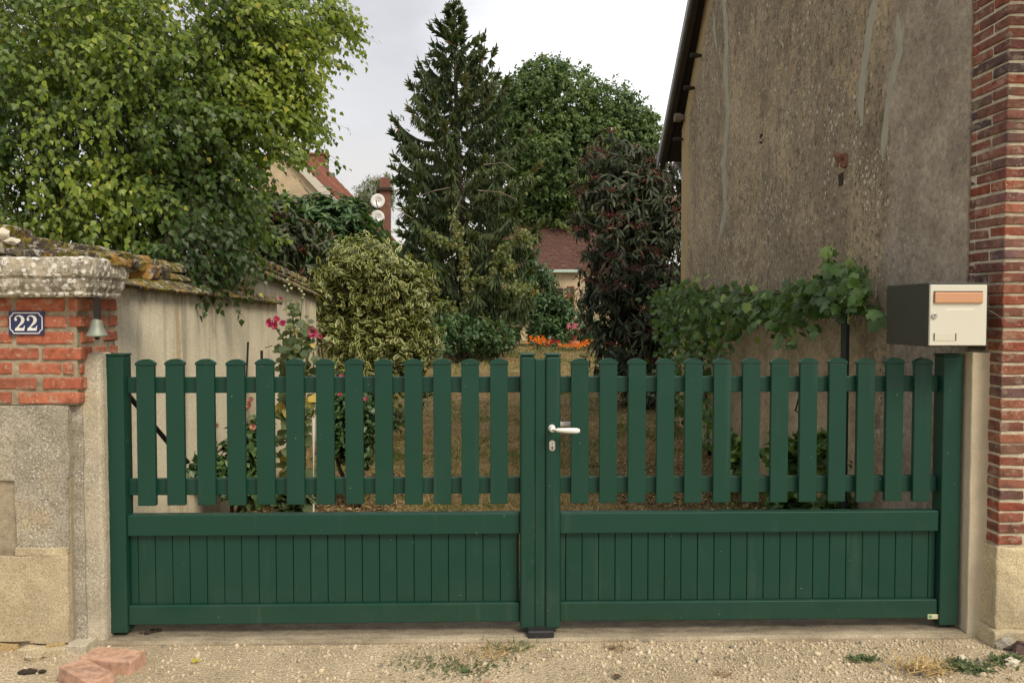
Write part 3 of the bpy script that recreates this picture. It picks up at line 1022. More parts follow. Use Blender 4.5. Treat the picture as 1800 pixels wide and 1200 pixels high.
# maker's plate low on the right leaf
pa, pb = at(1630.5, 1079, YG + .005), at(1653, 1087, YG + .005)
M['plate_yellow'] = plain('plate_yellow', (.66, .62, .30), .4, 0, 0, 80, .05)
M['plate_pale'] = plain('plate_pale', (.60, .57, .42), .4, 0, 0, 80, .05)
b = MB()
b.span((pa.x, YG + .003, pb.z), (pb.x, YG + .0058, pa.z), .0008)
pl = b.build('maker_plate', M['plate_yellow'], g_right)
w_, h_ = pb.x - pa.x, pa.z - pb.z
b = MB()
b.span((pa.x + w_ * .07, YG + .0022, pb.z + h_ * .22), (pa.x + w_ * .30, YG + .0029, pa.z - h_ * .12))
b.build('plate_mark', plain('plate_green', (.12, .30, .22), .5), pl)
b = MB()
b.span((pa.x + w_ * .34, YG + .0022, pb.z + h_ * .22), (pb.x - w_ * .06, YG + .0029, pa.z - h_ * .12))
b.build('plate_field', M['plate_pale'], pl)
# folding brace of the gate opener, behind the left leaf
b = MB()
b.tube([at(222, 690, 3.72), at(296, 778, 4.05), at(330, 812, 4.2)], .0125, 8)
b.build('opener_arm', M['black_iron'], g_left)
# centre stop
b = MB()
pa, pb = at(927, 1130, 3.475), at(974, 1106, 3.475)
b.span((pa.x, 3.462, -.05), (pb.x, 3.60, pb.z - .002), .008, 3)
tag(b.build('gate_stop', M['black_plastic']), 'black block gate stop under the meeting stiles', 'gate stop')

# ================================================================== LEFT PILLAR
YP = 3.42
x_at = lambda px, Y: at(px, 700, Y).x
z_at = lambda py, Y, px=80: at(px, py, Y).z
XPL = -2.75
pillar = thing('brick_pillar', 'orange brick gate pillar with lichened stone cap beside the garden wall', 'pillar', (-2.2, 3.62, 0))
# mortar core
zb_, zt_ = z_at(712, YP), z_at(519, YP)
b = MB()
b.rough((XPL, YP + .006, zb_), (x_at(138, YP) - .006, 3.775, zt_ + .004), .03, .0025, 30, .004)
b.rough((XPL, YP + .012, -.1), (x_at(117, YP), 3.90, zb_ - .001), .04, .0025, 30, .004)
b.build('mortar', M['mortar_left'], pillar)


def brick_mesh(name, mat, dims, seed, jit=.0022, bev=.006):
    random.seed(seed)
    b = MB()
    b.box((0, 0, 0), dims, None, bev, 2, jit)
    me_b = b.bm
    bmesh.ops.subdivide_edges(me_b, edges=[e for e in me_b.edges if abs(e.verts[0].co.x - e.verts[1].co.x) > dims[0] * .5], cuts=3)
    for v in me_b.verts:
        v.co += mnoise.noise_vector(v.co * 30 + Vector((seed * 7.3, 0, 0))) * jit * 1.2
    o = b.build(name, mat, None, False, (0, 0, 0))
    me = o.data
    bpy.data.objects.remove(o)
    return me


BRK = [brick_mesh('brick', M['brick_left'], (.20, .10, .052), s) for s in range(6)]
random.seed(3)
rows = [(524, 546, [(-120, -60), (-52, 18), (29, 112), (120, 136)]), (555, 575, [(-110, -8), (0, 13), (20, 115), (119, 141)]),
        (583, 603, [(-140, -40), (-31, 20), (29, 128)]), (612, 632, [(-120, -40), (-31, 66), (75, 141)]),
        (638, 658, [(-140, -50), (-41, 20), (31, 106), (111, 128)]), (664, 684, [(-130, -41), (-31, 62), (75, 142)]),
        (690, 710, [(-150, -51), (-41, 19), (32, 138)])]
for (ya, yb, xs) in rows:
    e_ = xs[0][0]
    while e_ > -150:
        w_ = random.choice((88, 90, 44))
        xs = [(e_ - 10 - w_, e_ - 10)] + xs
        e_ = xs[0][0]
    for (xa, xb) in xs:
        a, c = at(xa, yb, YP), at(xb, ya, YP)
        mesh_obj('brick', random.choice(BRK), ((a.x + c.x) / 2, YP + .05 + random.uniform(-.003, .003), (a.z + c.z) / 2 + random.uniform(-.0015, .0015)), pillar,
                 (random.uniform(-.01, .01), random.uniform(-.008, .008), random.uniform(-.006, .006)), ((c.x - a.x) / .20, 1, (c.z - a.z) / .052))
XB = x_at(138, YP)
rows2 = [(524, 546, [(142, 167), (177, 207.5)]), (555, 575, [(142, 156), (176, 187), (193, 207.5)]), (583, 603, [(144, 167), (183, 208)]), (612, 632, [(150, 187), (194, 208)]),
         (638, 658, [(141, 170), (178, 208)]), (664, 684, [(150, 180), (186, 208)])]
for (ya, yb, xs) in rows2:
    za, zb = at(138, yb, YP).z, at(138, ya, YP).z
    for (xa, xb) in xs:
        Ya, Yb = atX(xa, 600, XB).y, atX(xb, 600, XB).y
        mesh_obj('brick', random.choice(BRK), (XB - .05 + random.uniform(-.003, .002), (Ya + Yb) / 2, (za + zb) / 2), pillar,
                 (random.uniform(-.01, .01), random.uniform(-.012, .012), math.pi / 2 + random.uniform(-.006, .006)), ((Yb - Ya) / .20, 1, (zb - za) / .052))
# base stones
def stone(px0, px1, py0, py1, yf, mat, amp=.004, name='base_stone', depth=.4, cell=.03, bev=.003, par=None):
    a, c = at(px0, py1, yf), at(px1, py0, yf)
    b = MB()
    b.rough((a.x, yf, a.z), (c.x, yf + depth, c.z), cell, amp, 11, bev)
    return b.build(name, mat, par if par is not None else pillar)


stone(28, 118, 713, 841, YP - .003, M['stone_grey'], .005)
stone(26, 118, 962, 977, YP - .005, M['stone_warm'], .006, 'mortar_band', .3, .012)
stone(28.5, 118, 837, 973, YP - .002, M['stone_grey'], .005)
stone(-248, 29, 713, 846, YP + .0, M['stone_grey'], .004)
stone(-248, 28, 848, 977, YP + .018, M['stone_yellow'], .011, cell=.016)
stone(52, 118, 975, 1131, YP - .004, M['stone_warm'], .004)
stone(-248, 52, 978, 1130, YP - .008, M['stone_warm'], .003)
stone(118.5, 143, 712, 1128, YP + .04, M['stone_grey'], .005)
stone(-248, 32, 1130.5, 1165, YP - .005, M['stone_yellow'], .008, 'plinth_stone', .4)
stone(33, 112, 1141, 1166, YP - .045, M['stone_warm'], .010, 'plinth_stone', .4)
stone(80, 112, 1131, 1141, YP - .012, M['stone_yellow'], .006, 'plinth_stone', .4)
stone(113, 150, 1136, 1168, YP - .04, M['post_left'], .009, 'plinth_stone', .3)
# cap: moulded profile returned round the corner
yf = 3.315
prof = [(.006, z_at(522, 3.41)), (.075, z_at(521, yf)), (.082, z_at(517, yf)), (.079, z_at(512, yf)), (.093, z_at(503, yf)), (.098, z_at(493, yf)), (.095, z_at(487, yf)), (.107, z_at(484, yf)), (.110, z_at(477, yf)),
        (.111, z_at(470, yf)), (.110, z_at(462, yf)), (.108, z_at(455, yf)), (.090, z_at(450, yf)), (-.16, z_at(446, yf))]
b = MB()
YBK = 3.60
rings = []
for (o_, z) in prof:
    xr, yr = XB + o_, YP - o_
    xs = np.linspace(-2.75, xr, 60)
    ys = np.linspace(yr, YBK + o_ * .6, 26)[1:]
    path = [(x, yr) for x in xs] + [(xr, y) for y in ys]
    ring = []
    for k, (x, y) in enumerate(path):
        p = Vector((x, y, z))
        if 57 <= k <= 61:
            p += Vector((-.004, .004, 0)) * (1 if k == 59 else .4)
        p += mnoise.noise_vector(p * 9) * .0035 + mnoise.noise_vector(p * 40) * .0034
        ring.append(b.bm.verts.new(p))
    rings.append(ring)
for A, B in zip(rings, rings[1:]):
    for k in range(len(A) - 1):
        b.bm.faces.new((A[k], A[k + 1], B[k + 1], B[k]))
b.bm.faces.new([r[-1] for r in rings])
b.bm.faces.new(rings[0][::-1])
b.bm.faces.new(rings[-1])
b.build('cap_stone', M['lichen'], pillar)
# mossy tiles and mortar on top of the cap
random.seed(21)
for i, (px0, px1, pyt, pyb, Y, tilt) in enumerate([(-90, 12, 398, 446, 3.60, -.02), (-6, 44, 426, 446, 3.42, .05), (30, 90, 420, 446, 3.50, .06), (10, 70, 436, 450, 3.36, .03), (66, 120, 436, 451, 3.40, .06), (84, 150, 430, 448, 3.58, .08),
                                                  (108, 158, 442, 456, 3.42, .07), (140, 196, 440, 456, 3.60, .09), (150, 205, 450, 464, 3.50, .08), (180, 236, 456, 474, 3.68, .10), (205, 268, 462, 486, 3.80, .14)]):
    a, c = at(px0, pyb, Y), at(px1, pyt, Y)
    b = MB()
    b.rough((a.x, Y, a.z), (c.x, Y + .22, c.z), .016, .015, 15, .006, (random.uniform(-.08, .08), tilt, random.uniform(-.1, .1)))
    b.build('coping_tile', M['moss_tile'], pillar)
b = MB()
b.ball(at(5, 411, 3.42), .026, 2, (1, 1, .9), .35)
b.ball(at(22, 424, 3.42), .024, 2, (1.4, 1, .6), .35)
b.build('mortar_lump', M['white_stone'], pillar)

# concrete posts
pp = thing('concrete_post', 'lichen spotted concrete gate post below the iron bell', 'post', (x_at(165, 3.4), 3.45, -.03), 'concrete posts either side of the gate')
b = MB()
a, c = at(141, 1118, 3.475), at(177, 620.5, 3.475)
b.rough((a.x, 3.475, -.06), (c.x, 3.60, c.z), .03, .0035, 9, .018)
b.build('post_body', M['post_left'], pp)
pp = thing('concrete_post', 'smooth pale concrete gate post under the mailbox', 'post', (x_at(1716, 3.47), 3.5, -.03), 'concrete posts either side of the gate')
b = MB()
a, c = at(1700, 1112, 3.482), at(1737, 620, 3.482)
b.rough((a.x, 3.482, -.06), (c.x + .02, 3.60, c.z), .03, .002, 9, .006)
b.build('post_body', M['post_right'], pp)

# number plate
pa, pb = at(16, 588.5, YP - .008), at(77, 547, YP - .008)
np_c = thing('number_plate', 'blue enamel house number plate reading 22 on the bricks', 'number plate', ((pa.x + pb.x) / 2, YP - .006, pa.z))
b = MB()
b.span((pa.x, YP - .010, pa.z), (pb.x, YP - .004, pb.z), .0015, 2)
b.build('enamel_plate', M['enamel_blue'], np_c)
w, h = pb.x - pa.x, pb.z - pa.z


def strip2d(b, pts, widths, y, th=.0012):
    """flat raised stroke along 2-D points with half-widths"""
    L, R = [], []
    for i, p in enumerate(pts):
        d = Vector(pts[min(i + 1, len(pts) - 1)]) - Vector(pts[max(i - 1, 0)])
        d.normalize()
        nn = Vector((-d.y, d.x))
        L.append(Vector(p) + nn * widths[i])
        R.append(Vector(p) - nn * widths[i])
    for i in range(len(pts) - 1):
        q = [L[i], L[i + 1], R[i + 1], R[i]]
        b.prism([(v.x, y, v.y) for v in q], (0, th, 0))


U2 = lambda u, v: (pa.x + u * w, pa.z + v * h)
cu, cv = .12, .17
b = MB()
fr = [(.045, .5), (.045, 1 - .07 - cv), (.11, 1 - .16), (.14, 1 - .07), (.86, 1 - .07), (.89, 1 - .16), (.955, 1 - .07 - cv), (.955, .5), (.955, .07 + cv), (.89, .16), (.86, .07), (.14, .07), (.11, .16), (.045, .07 + cv), (.045, .5)]
for p, q in zip(fr, fr[1:]):
    strip2d(b, [U2(*p), U2(*q)], [.0019, .0019], YP - .0112)
b.build('plate_border', M['enamel_white'], np_c)
for u0 in (.165, .515):
    b = MB()
    cw, ch = .31, .64
    V2 = lambda u, v: U2(u0 + u * cw, .18 + v * ch)
    pts = [(.06, .76), (.14, .90), (.32, .985), (.52, .97), (.72, .88), (.80, .72), (.74, .57), (.56, .42), (.34, .26), (.16, .12), (.08, .03)]
    wd = [.045, .05, .05, .075, .13, .16, .14, .09, .055, .05, .05]
    strip2d(b, [V2(*p) for p in pts], [x * cw * w for x in wd], YP - .0114)
    c0 = V2(.15, .73)
    b.prism([(c0[0] + .125 * cw * w * math.cos(k * .524), YP - .0118, c0[1] + .125 * cw * w * math.sin(k * .524)) for k in range(12)], (0, .0012, 0))
    bar = [(.04, .0), (.90, .0), (.97, .33), (.90, .33), (.84, .2), (.60, .16), (.30, .24), (.10, .17)]
    b.prism([(V2(*p)[0], YP - .0116, V2(*p)[1]) for p in bar], (0, .0012, 0))
    b.build('digit', M['enamel_white'], np_c)

# bell on an iron bracket
YB = 3.43
bell = thing('bell', 'small bronze bell hanging from an iron strap on the pillar', 'bell', at(170, 592, YB))
b = MB()
a, c = at(166, 562, YB), at(176, 522, YB)
b.span((a.x, YB - .008, a.z), (c.x, YB + .004, c.z), .001)
p0, p1 = at(136, 519.5, YB), at(166, 524, YB)
b.tube([p0 + Vector((0, .03, 0)), (p0 + p1) / 2, p1 + Vector((.012, 0, 0))], .007, 6)
b.build('bracket', M['black_iron'], bell)
bc = at(170.5, 590, YB)
k = YB / F_PX
b = MB()
prof = [(17.5, -1.5), (18, 1), (16, 4), (13, 9), (11, 15), (9.6, 21), (8.2, 26), (5, 29), (1, 30)]
b.lathe([(r * k, z * k) for r, z in prof], bc, 28)
b.build('bell_body', M['bell'], bell, True)
b = MB()
b.ball(bc + Vector((0, 0, -3.2 * k)), 4.3 * k, 2)
b.build('clapper', M['black_iron'], bell, True)

# ================================================================== GARDEN WALL (left), two lengths with tiled copings
def garden_wall(name, label, X, y0, y1, ze0, ze1, rise, group):
    g = thing(name, label, 'wall', (X - .15, y0, -.03), group)
    b = MB()
    n = 14
    ys = np.linspace(y0, y1, n)
    top = [ze0 + (ze1 - ze0) * (y - y0) / (y1 - y0) + .03 for y in ys]
    for (ya, yb, za, zb2) in zip(ys, ys[1:], top, top[1:]):
        pass
    poly = [(X, y0, -.2)] + [(X, y, z) for y, z in zip(ys, top)] + [(X, y1, -.2)]
    b.prism(poly, (-.30, 0, 0))
    b.build('rendered_wall', M['cream'], g)
    # gable end of the wall head under the ridge
    b = MB()
    for ye, ze in ((y0 + .03, ze0), (y1 - .03, ze1)):
        b.prism([(X, ye, ze + .02), (X - .30, ye, ze + .02), (X - .15, ye, ze + rise + .02)], (0, (-.04 if ye > (y0 + y1) / 2 else .04), 0))
    b.build('wall_head', M['cream'], g)
    L = y1 - y0
    nt = int(L / .17)
    sl = math.atan2(rise, .20)
    for i in range(nt + 1):
        yc = y0 + L * (i + .5) / (nt + 1)
        ze = ze0 + (ze1 - ze0) * (yc - y0) / L
        for side in (1, -1):
            if side == -1 and i % 2:
                continue
            for course in range(2):
                cx = X - .15 + side * (.15 + .045 - .055 - course * .095)
                cz = ze + .018 + (.055 + course * .095) / .20 * rise + course * .012
                b = MB()
                b.rough((cx - .072, yc - .084 * (1 if side == 1 else 2), cz - .009), (cx + .072, yc + .084 * (1 if side == 1 else 2), cz + .009), .05, .006, 14, .004,
                        (random.uniform(-.05, .05), side * (sl * .85) + random.uniform(-.06, .06), random.uniform(-.05, .05)))
                b.build('coping_tile', M['moss_tile'], g)
    nr = int(L / .26)
    for i in range(nr + 1):
        ya, yb = y0 + L * i / (nr + 1) - .01, y0 + L * (i + 1) / (nr + 1) + .012
        zr = ze0 + (ze1 - ze0) * ((ya + yb) / 2 - y0) / L + rise + .012
        b = MB()
        for k in range(7):
            pass
        arc0 = [(X - .15 + .062 * math.cos(t_), zr + .055 * math.sin(t_)) for t_ in np.linspace(-.15, math.pi + .15, 9)]
        arc1 = [(X - .15 + .050 * math.cos(t_), zr + .043 * math.sin(t_)) for t_ in np.linspace(math.pi + .15, -.15, 9)]
        poly = [(x, ya, z) for x, z in arc0 + arc1]
        b.prism(poly, (0, yb - ya, .012))
        for v in b.bm.verts:
            v.co += mnoise.noise_vector(v.co * 13) * .006
        b.build('ridge_tile', M['moss_tile'], g)
    return g


random.seed(5)
XW = -1.86
y_w0, y_w1, y_w2 = 3.90, atX(487, 560, XW).y, atX(559, 560, XW).y
garden_wall('garden_wall', 'cream rendered garden wall under mossy tiles, next to the brick pillar', XW, y_w0, y_w1, atX(222, 511, XW).z, atX(487, 538, XW).z, .15, 'lengths of the garden wall')
garden_wall('garden_wall', 'taller cream length of garden wall behind the pink hollyhock', XW - .02, y_w1 - .55, y_w2, atX(455, 484, XW).z, atX(559, 525, XW).z, .15, 'lengths of the garden wall')

# ================================================================== HOUSE ON THE RIGHT
XH = 2.184
Y0H = 3.40
yc1 = atX(1702, 500, XH).y
y_far = atX(1198, 450, XH).y
XV = XH - .165
va, vb = atX(1158, 273, XV), atX(1211, 0, XV)
slope = (vb.z - va.z) / (vb.y - va.y)
wa = atX(1199, 233, XH)
wb = atX(1241, 0, XH)
wslope = (wb.z - wa.z) / (wb.y - wa.y)
M['brown'] = mat_render_brown((wa.y, wa.z), (wb.y, wb.z))
Y_RIDGE = (Y0H + y_far) / 2
z_ridge = wa.z + wslope * (Y_RIDGE - wa.y)
house = thing('village_house', 'old lichen stained gable house with brick corner beside the gate', 'house', (XH + 3, (Y0H + y_far) / 2, -.03))
z_eave = wa.z + wslope * (y_far - wa.y)
b = MB()
poly = [(XH, yc1 + .002, -.25), (XH, yc1 + .002, z_eave + abs(wslope) * (yc1 - Y0H)), (XH, Y_RIDGE, z_ridge), (XH, y_far, z_eave), (XH, y_far, -.25)]
b.prism([(x - .007, y, z) for x, y, z in poly], (.40, 0, 0))
b.build('gable_wall', M['brown'], house)
# rest of the shell: road front, back and far gable
b = MB()
b.span((XH + .06, Y0H + .05, -.25), (9.0, Y0H + .40, z_eave), 0)
b.span((XH + .4, y_far - .4, -.25), (9.0, y_far - .003, z_eave), 0)
b.span((8.6, Y0H + .4, -.25), (8.997, y_far - .4, z_eave), 0)
b.build('outer_wall', M['mortar_right'], house)
# brick quoin: mortar core then bricks
b = MB()
zq0, zq1 = at(1775, 958, Y0H).z, 4.3
b.rough((XH + .005, Y0H + .0045, zq0 - .01), (XH + .36, yc1 + .012, zq1), .025, .0016, 30, .004)
b.build('mortar', M['mortar_right'], house)
b = MB()
b.rough((XH + .36, Y0H + .005, zq0 - .01), (XH + 1.1, Y0H + .3, zq1), .08, .002, 30, .004)
b.build('mortar', M['mortar_right'], house)
course = .0494
BRQ = {}
for nm, d in (('ss', (.11, .215, .037)), ('sh', (.215, .105, .037)), ('h', (.10, .105, .037)), ('s', (.10, .208, .037)), ('f', (.205, .10, .037))):
    BRQ[nm] = [brick_mesh('brick', M['brick_right'], d, 40 + i, .0026, .005) for i in range(4)]
random.seed(9)
z = zq0 + .022
i = 0
while z < 3.05:
    tilt = lambda: (random.uniform(-.012, .012), random.uniform(-.012, .012), random.uniform(-.008, .008))
    zz = z + random.uniform(-.002, .002)
    px_ = random.uniform(-.0025, .0025)
    L = yc1 - Y0H
    vis = lambda yy: yy < yc1 + .03
    if i % 2 == 0:      # stretcher on the return
        mesh_obj('brick', random.choice(BRQ['ss']), (XH + .055 + px_, Y0H + .1075, zz), house, tilt())
        mesh_obj('brick', random.choice(BRQ['h']), (XH + .052 + px_, Y0H + .2725, zz), house, tilt())
        mesh_obj('brick', random.choice(BRQ['f']), (XH + .22, Y0H + .052 + px_, zz), house, tilt())
    else:
        mesh_obj('brick', random.choice(BRQ['sh']), (XH + .1075 + px_, Y0H + .0525, zz), house, tilt())
        mesh_obj('brick', random.choice(BRQ['s']), (XH + .052 + px_, Y0H + .2185, zz), house, tilt())
        mesh_obj('brick', random.choice(BRQ['f']), (XH + .325, Y0H + .052 + px_, zz), house, tilt())
    z += course
    i += 1
# stone and plaster foot of the quoin
b = MB()
b.rough((XH - .012, Y0H - .012, .02), (XH + .5, Y0H + .33, zq0 - .006), .03, .008, 9, .01)
b.rough((XH - .03, Y0H - .035, -.25), (XH + .5, Y0H + .33, .025), .03, .012, 9, .01)
b.build('base_stone', M['stone_warm'], house)
b = MB()
b.rough((XH - .05, 3.60, -.1), (XH + .02, 3.80, 1.0), .03, .010, 9, .01)
b.build('plaster_fillet', M['stone_grey'], house)
# cement strips smeared over old cracks
def smear(pts, wpx):
    b = MB()
    P_ = []
    for i, (x, y) in enumerate(pts):
        P_.append((x, y))
    fine = []
    for (x0, y0), (x1, y1) in zip(P_, P_[1:]):
        m = max(2, int(abs(y1 - y0) / 10))
        for k in range(m):
            t_ = k / m
            fine.append((x0 + (x1 - x0) * t_, y0 + (y1 - y0) * t_))
    fine.append(P_[-1])
    top, bot = [], []
    N = len(fine)
    Lp, Rp = [], []
    for i, (x, y) in enumerate(fine):
        e = min(1, (i + .4) / 3, (N - i - .6) / 3)
        ww = wpx * .5 * e * (1 + .45 * mnoise.noise(Vector((y * .06, x * .01, wpx))))
        x += 2.0 * mnoise.noise(Vector((y * .05, 3, x * .01)))
        Lp.append(atX(x - ww, y, XH - .007))
        Rp.append(atX(x + ww, y, XH - .007))
    rows_ = []
    for A_, B_ in zip(Lp, Rp):
        rows_.append([b.bm.verts.new(A_.lerp(B_, u_) + Vector((-h_ - (.0012 * mnoise.noise(A_ * 40 + Vector((u_, 0, 0))) if h_ > .001 else 0), 0, 0))) for u_, h_ in ((0, -.001), (.2, .0028), (.5, .004), (.8, .0028), (1, -.001))])
    for A_, B_ in zip(rows_, rows_[1:]):
        for k_ in range(4):
            b.bm.faces.new((A_[k_], A_[k_ + 1], B_[k_ + 1], B_[k_]))
    return b.build('cement_strip', M['repair'], house)


smear([(1271, -12), (1277, 60), (1275, 130), (1280, 200), (1272, 290), (1276, 370), (1262, 430)], 8)
smear([(1254, 20), (1256, 60), (1260, 98)], 4)
smear([(1540, -12), (1527, 60), (1515, 150), (1512, 190), (1517, 222)], 13)
smear([(1578, 22), (1582, 90), (1566, 150), (1557, 220), (1550, 285)], 11)
# protruding brick, dark block painting the hole's shade under it, and a broken patch
a, c = atX(1472, 300, XH), atX(1493, 264, XH)
b = MB()
b.rough((XH - .022, c.y, a.z), (XH + .05, a.y, c.z), .012, .022, 14, .012, (.25, 0, 0))
b.build('proud_brick', plain('weathered_brick', (.19, .095, .058), .92, 0, .8, 60, .5, .2), house)
b = MB()
a, c = atX(1476, 328, XH), atX(1485, 303, XH)
b.rough((XH - .010, c.y, a.z), (XH + .05, a.y, c.z), .02, .004, 16, .002)
b.build('putlog_hole_shade', M['wood_dark'], house)
b = MB()
for (x0, y0, x1, y1) in ((1339, 208, 1344, 232), (1333, 238, 1344, 252)):
    a, c = atX(x0, y1, XH), atX(x1, y0, XH)
    b.rough((XH - .012, c.y, a.z), (XH + .03, a.y, c.z), .02, .012, 20, .004, (.3, 0, 0))
b.build('plaster_lip', M['brown'], house)
b = MB()
a, c = atX(1337, 254, XH), atX(1342, 234, XH)
b.rough((XH - .011, c.y, a.z), (XH + .03, a.y, c.z), .02, .006, 20, .004, (.25, 0, 0))
b.build('plaster_hole_shade', M['wood_dark'], house)  # dark raised block standing in for the shade inside the broken plaster

# roof: two slopes with tile courses, verge board, purlin ends, gutter
Yv0 = va.y + .02
def roof_z(y, up=0.0):
    base = va.z + slope * (y - va.y) if y > Y_RIDGE else va.z + slope * (Y_RIDGE - va.y) + (-slope) * (y - Y_RIDGE)
    return base + up


zr_ = roof_z(Y_RIDGE + 1e-4)
ye_near = Y_RIDGE - (Yv0 - Y_RIDGE)
b = MB()
for ya, yb in ((Yv0, Y_RIDGE), (Y_RIDGE, ye_near)):
    za = zr_ + slope * abs(ya - Y_RIDGE)
    zb2 = zr_ + slope * abs(yb - Y_RIDGE)
    b.prism([(XV + .012, ya, za - .06), (XV + .012, yb, zb2 - .06), (XV + .012, yb, zb2 - .035), (XV + .012, ya, za - .035)], (7.2, 0, 0))
b.build('roof_boarding', M['wood_dark'], house)
b = MB()
nC = 34
for sgn in (1, -1):
    for k in range(nC):
        t0, t1 = k / nC, (k + 1.25) / nC
        ya = Yv0 + (Y_RIDGE - Yv0) * t0 if sgn == 1 else ye_near + (Y_RIDGE - ye_near) * t0
        yb = Yv0 + (Y_RIDGE - Yv0) * t1 if sgn == 1 else ye_near + (Y_RIDGE - ye_near) * t1
        za, zb2 = zr_ + slope * abs(ya - Y_RIDGE), zr_ + slope * abs(yb - Y_RIDGE) * 1.0
        if t1 > 1:
            yb, zb2 = Y_RIDGE, zr_
        b.prism([(XV + .02, ya, za - .010), (XV + .02, yb, zb2 - .032), (XV + .02, yb, zb2 - .018), (XV + .02, ya, za + .006)], (7.2, 0, 0))
b.build('roof_tiling', M['roof_old'], house)['kind'] = 'stuff'
b = MB()
for ya in (Yv0 + .05, ye_near - .05):
    za = zr_ + slope * abs(ya - Y_RIDGE)
    b.prism([(XV - .012, ya, za - .105), (XV - .012, Y_RIDGE, zr_ - .105), (XV - .012, Y_RIDGE, zr_ + .012), (XV - .012, ya, za + .012)], (.022, 0, 0))
b.build('verge_board', plain('verge_zinc', (.30, .30, .29), .5, .1, .2, 80, .15), house)
b = MB()
for ya in (Yv0 - .02, ye_near + .02):
    za = zr_ + slope * abs(ya - Y_RIDGE)
    b.prism([(XV + .012, ya, za - .17), (XV + .012, Y_RIDGE, zr_ - .17), (XV + .012, Y_RIDGE, zr_ - .062), (XV + .012, ya, za - .062)], (.06, 0, 0))
b.build('barge_rafter', M['wood_dark'], house)
for (px, py, r, wood) in ((1194, 207, .05, 'wood_grey'), (1192, 245, .022, 'wood_dark'), (1212, 155, .026, 'wood_dark'), (1224, 98, .026, 'wood_dark')):
    p = atX(px + 10, py, XH)
    p.x = XH + .1
    b = MB()
    b.tube([p, p - Vector((.16, 0, 0)), p - Vector((.22, 0, 0))], [r, r * 1.05, r], 8)
    b.build('purlin', M[wood], house)
gp0, gp1 = atX(1158, 270, XV), atX(1200, 270, XH + .1)
b = MB()
gy = Yv0 + .06
gzv = at(1178, 270, gy).z
half = [(gy + .055 * math.cos(t_), gzv + .055 * math.sin(t_)) for t_ in np.linspace(math.pi, 2 * math.pi, 9)]
inner = [(gy + .048 * math.cos(t_), gzv + .048 * math.sin(t_)) for t_ in np.linspace(2 * math.pi, math.pi, 9)]
b.prism([(XV - .01, y, z) for y, z in half + inner], (6.8, 0, 0))
b.prism([(XV - .012, y, z) for y, z in half], (.004, 0, 0))
b.build('gutter', M['metal_grey'], house)
b = MB()
d0 = at(1193, 276, gy)
b.tube([d0, d0 + Vector((0, 0, -.06)), d0 + Vector((.03, -.03, -.17)), Vector((XH + .06, y_far + .05, d0.z - .3)), Vector((XH + .06, y_far + .05, .1))], .04, 10)
b.build('downpipe', M['metal_grey'], house, True)

# ================================================================== MAILBOX
YM = 3.37
mb_a, mb_b = at(1630, 609, YM), at(1737, 497, YM)
box = thing('mailbox', 'dark mailbox with cream door and copper flap fixed to the brick corner', 'mailbox', ((mb_a.x + mb_b.x) / 2, YM + .17, mb_a.z))
b = MB()
b.span((mb_a.x, YM, mb_a.z), (mb_b.x, YM + .36, mb_b.z), .003, 2)
b.build('body', M['box_dark'], box)
da, db = at(1633, 607, YM - .008), at(1734.5, 500.5, YM - .008)
b = MB()
b.span((da.x, YM - .012, da.z), (db.x, YM - .0005, db.z), .002, 2)
door = b.build('door', M['box_cream'], box)
fa, fb = at(1642.5, 532.5, YM - .016), at(1727.5, 513.5, YM - .016)
b = MB()
b.span((fa.x, YM - .022, fa.z), (fb.x, YM - .0125, fb.z), .004, 3)
b.build('letter_flap', M['box_copper'], door)
b = MB()
b.span((fa.x - .002, YM - .0135, fa.z), (fb.x + .002, YM - .0122, fb.z + .0045))
b.build('flap_slot', M['black_iron'], door)
pa_, pb_ = at(1662, 546, YM - .013), at(1712, 541.5, YM - .013)
b = MB()
b.span((pa_.x, YM - .0124, pa_.z), (pb_.x, YM - .0121, pb_.z))
b.build('faint_print', plain('faint_print', (.74, .72, .62), .3, 0, 0, 300, .08), door)
lk = at(1642, 555, YM - .013)
b = MB()
b.lathe([(.0125, 0), (.0125, -.004), (.010, -.006), (.001, -.006)], (lk.x, YM - .0122, lk.z), 20, 'y')
lock = b.build('lock', M['steel'], door, False)
b = MB()
b.span((lk.x - .0016, YM - .0192, lk.z - .001), (lk.x + .0016, YM - .0183, lk.z + .006))
b.build('keyhole', M['black_iron'], lock)
na, nb = at(1641.5, 599, YM - .013), at(1680.5, 586, YM - .013)
b = MB()
b.span((na.x, YM - .0135, na.z), (nb.x, YM - .0122, nb.z), .0004)
npl = b.build('name_holder', plain('holder_clear', (.62, .61, .50), .2, 0, 0, 80, .03), door)
for x0 in (na.x - .001, nb.x - .003):
    b = MB()
    b.span((x0, YM - .0142, na.z + .001), (x0 + .004, YM - .0136, nb.z + .001))
    b.build('holder_clip', M['black_iron'], npl)
b = MB()
b.tube([(mb_b.x, YM + .02, at(1740, 540, YM).z), (mb_b.x + .03, Y0H - .01, at(1752, 548, YM).z), (mb_b.x + .07, Y0H - .012, at(1775, 558, Y0H).z), (mb_b.x + .20, Y0H - .01, at(1800, 564, Y0H).z)], .0016, 5)
tag(b.build('thin_cable', M['wood_grey']), 'thin grey cable running from the mailbox across the bricks', 'cable')

# ================================================================== PLANTS
def rnd_dirs(n):
    return nrm(RNG.normal(size=(n, 3)))


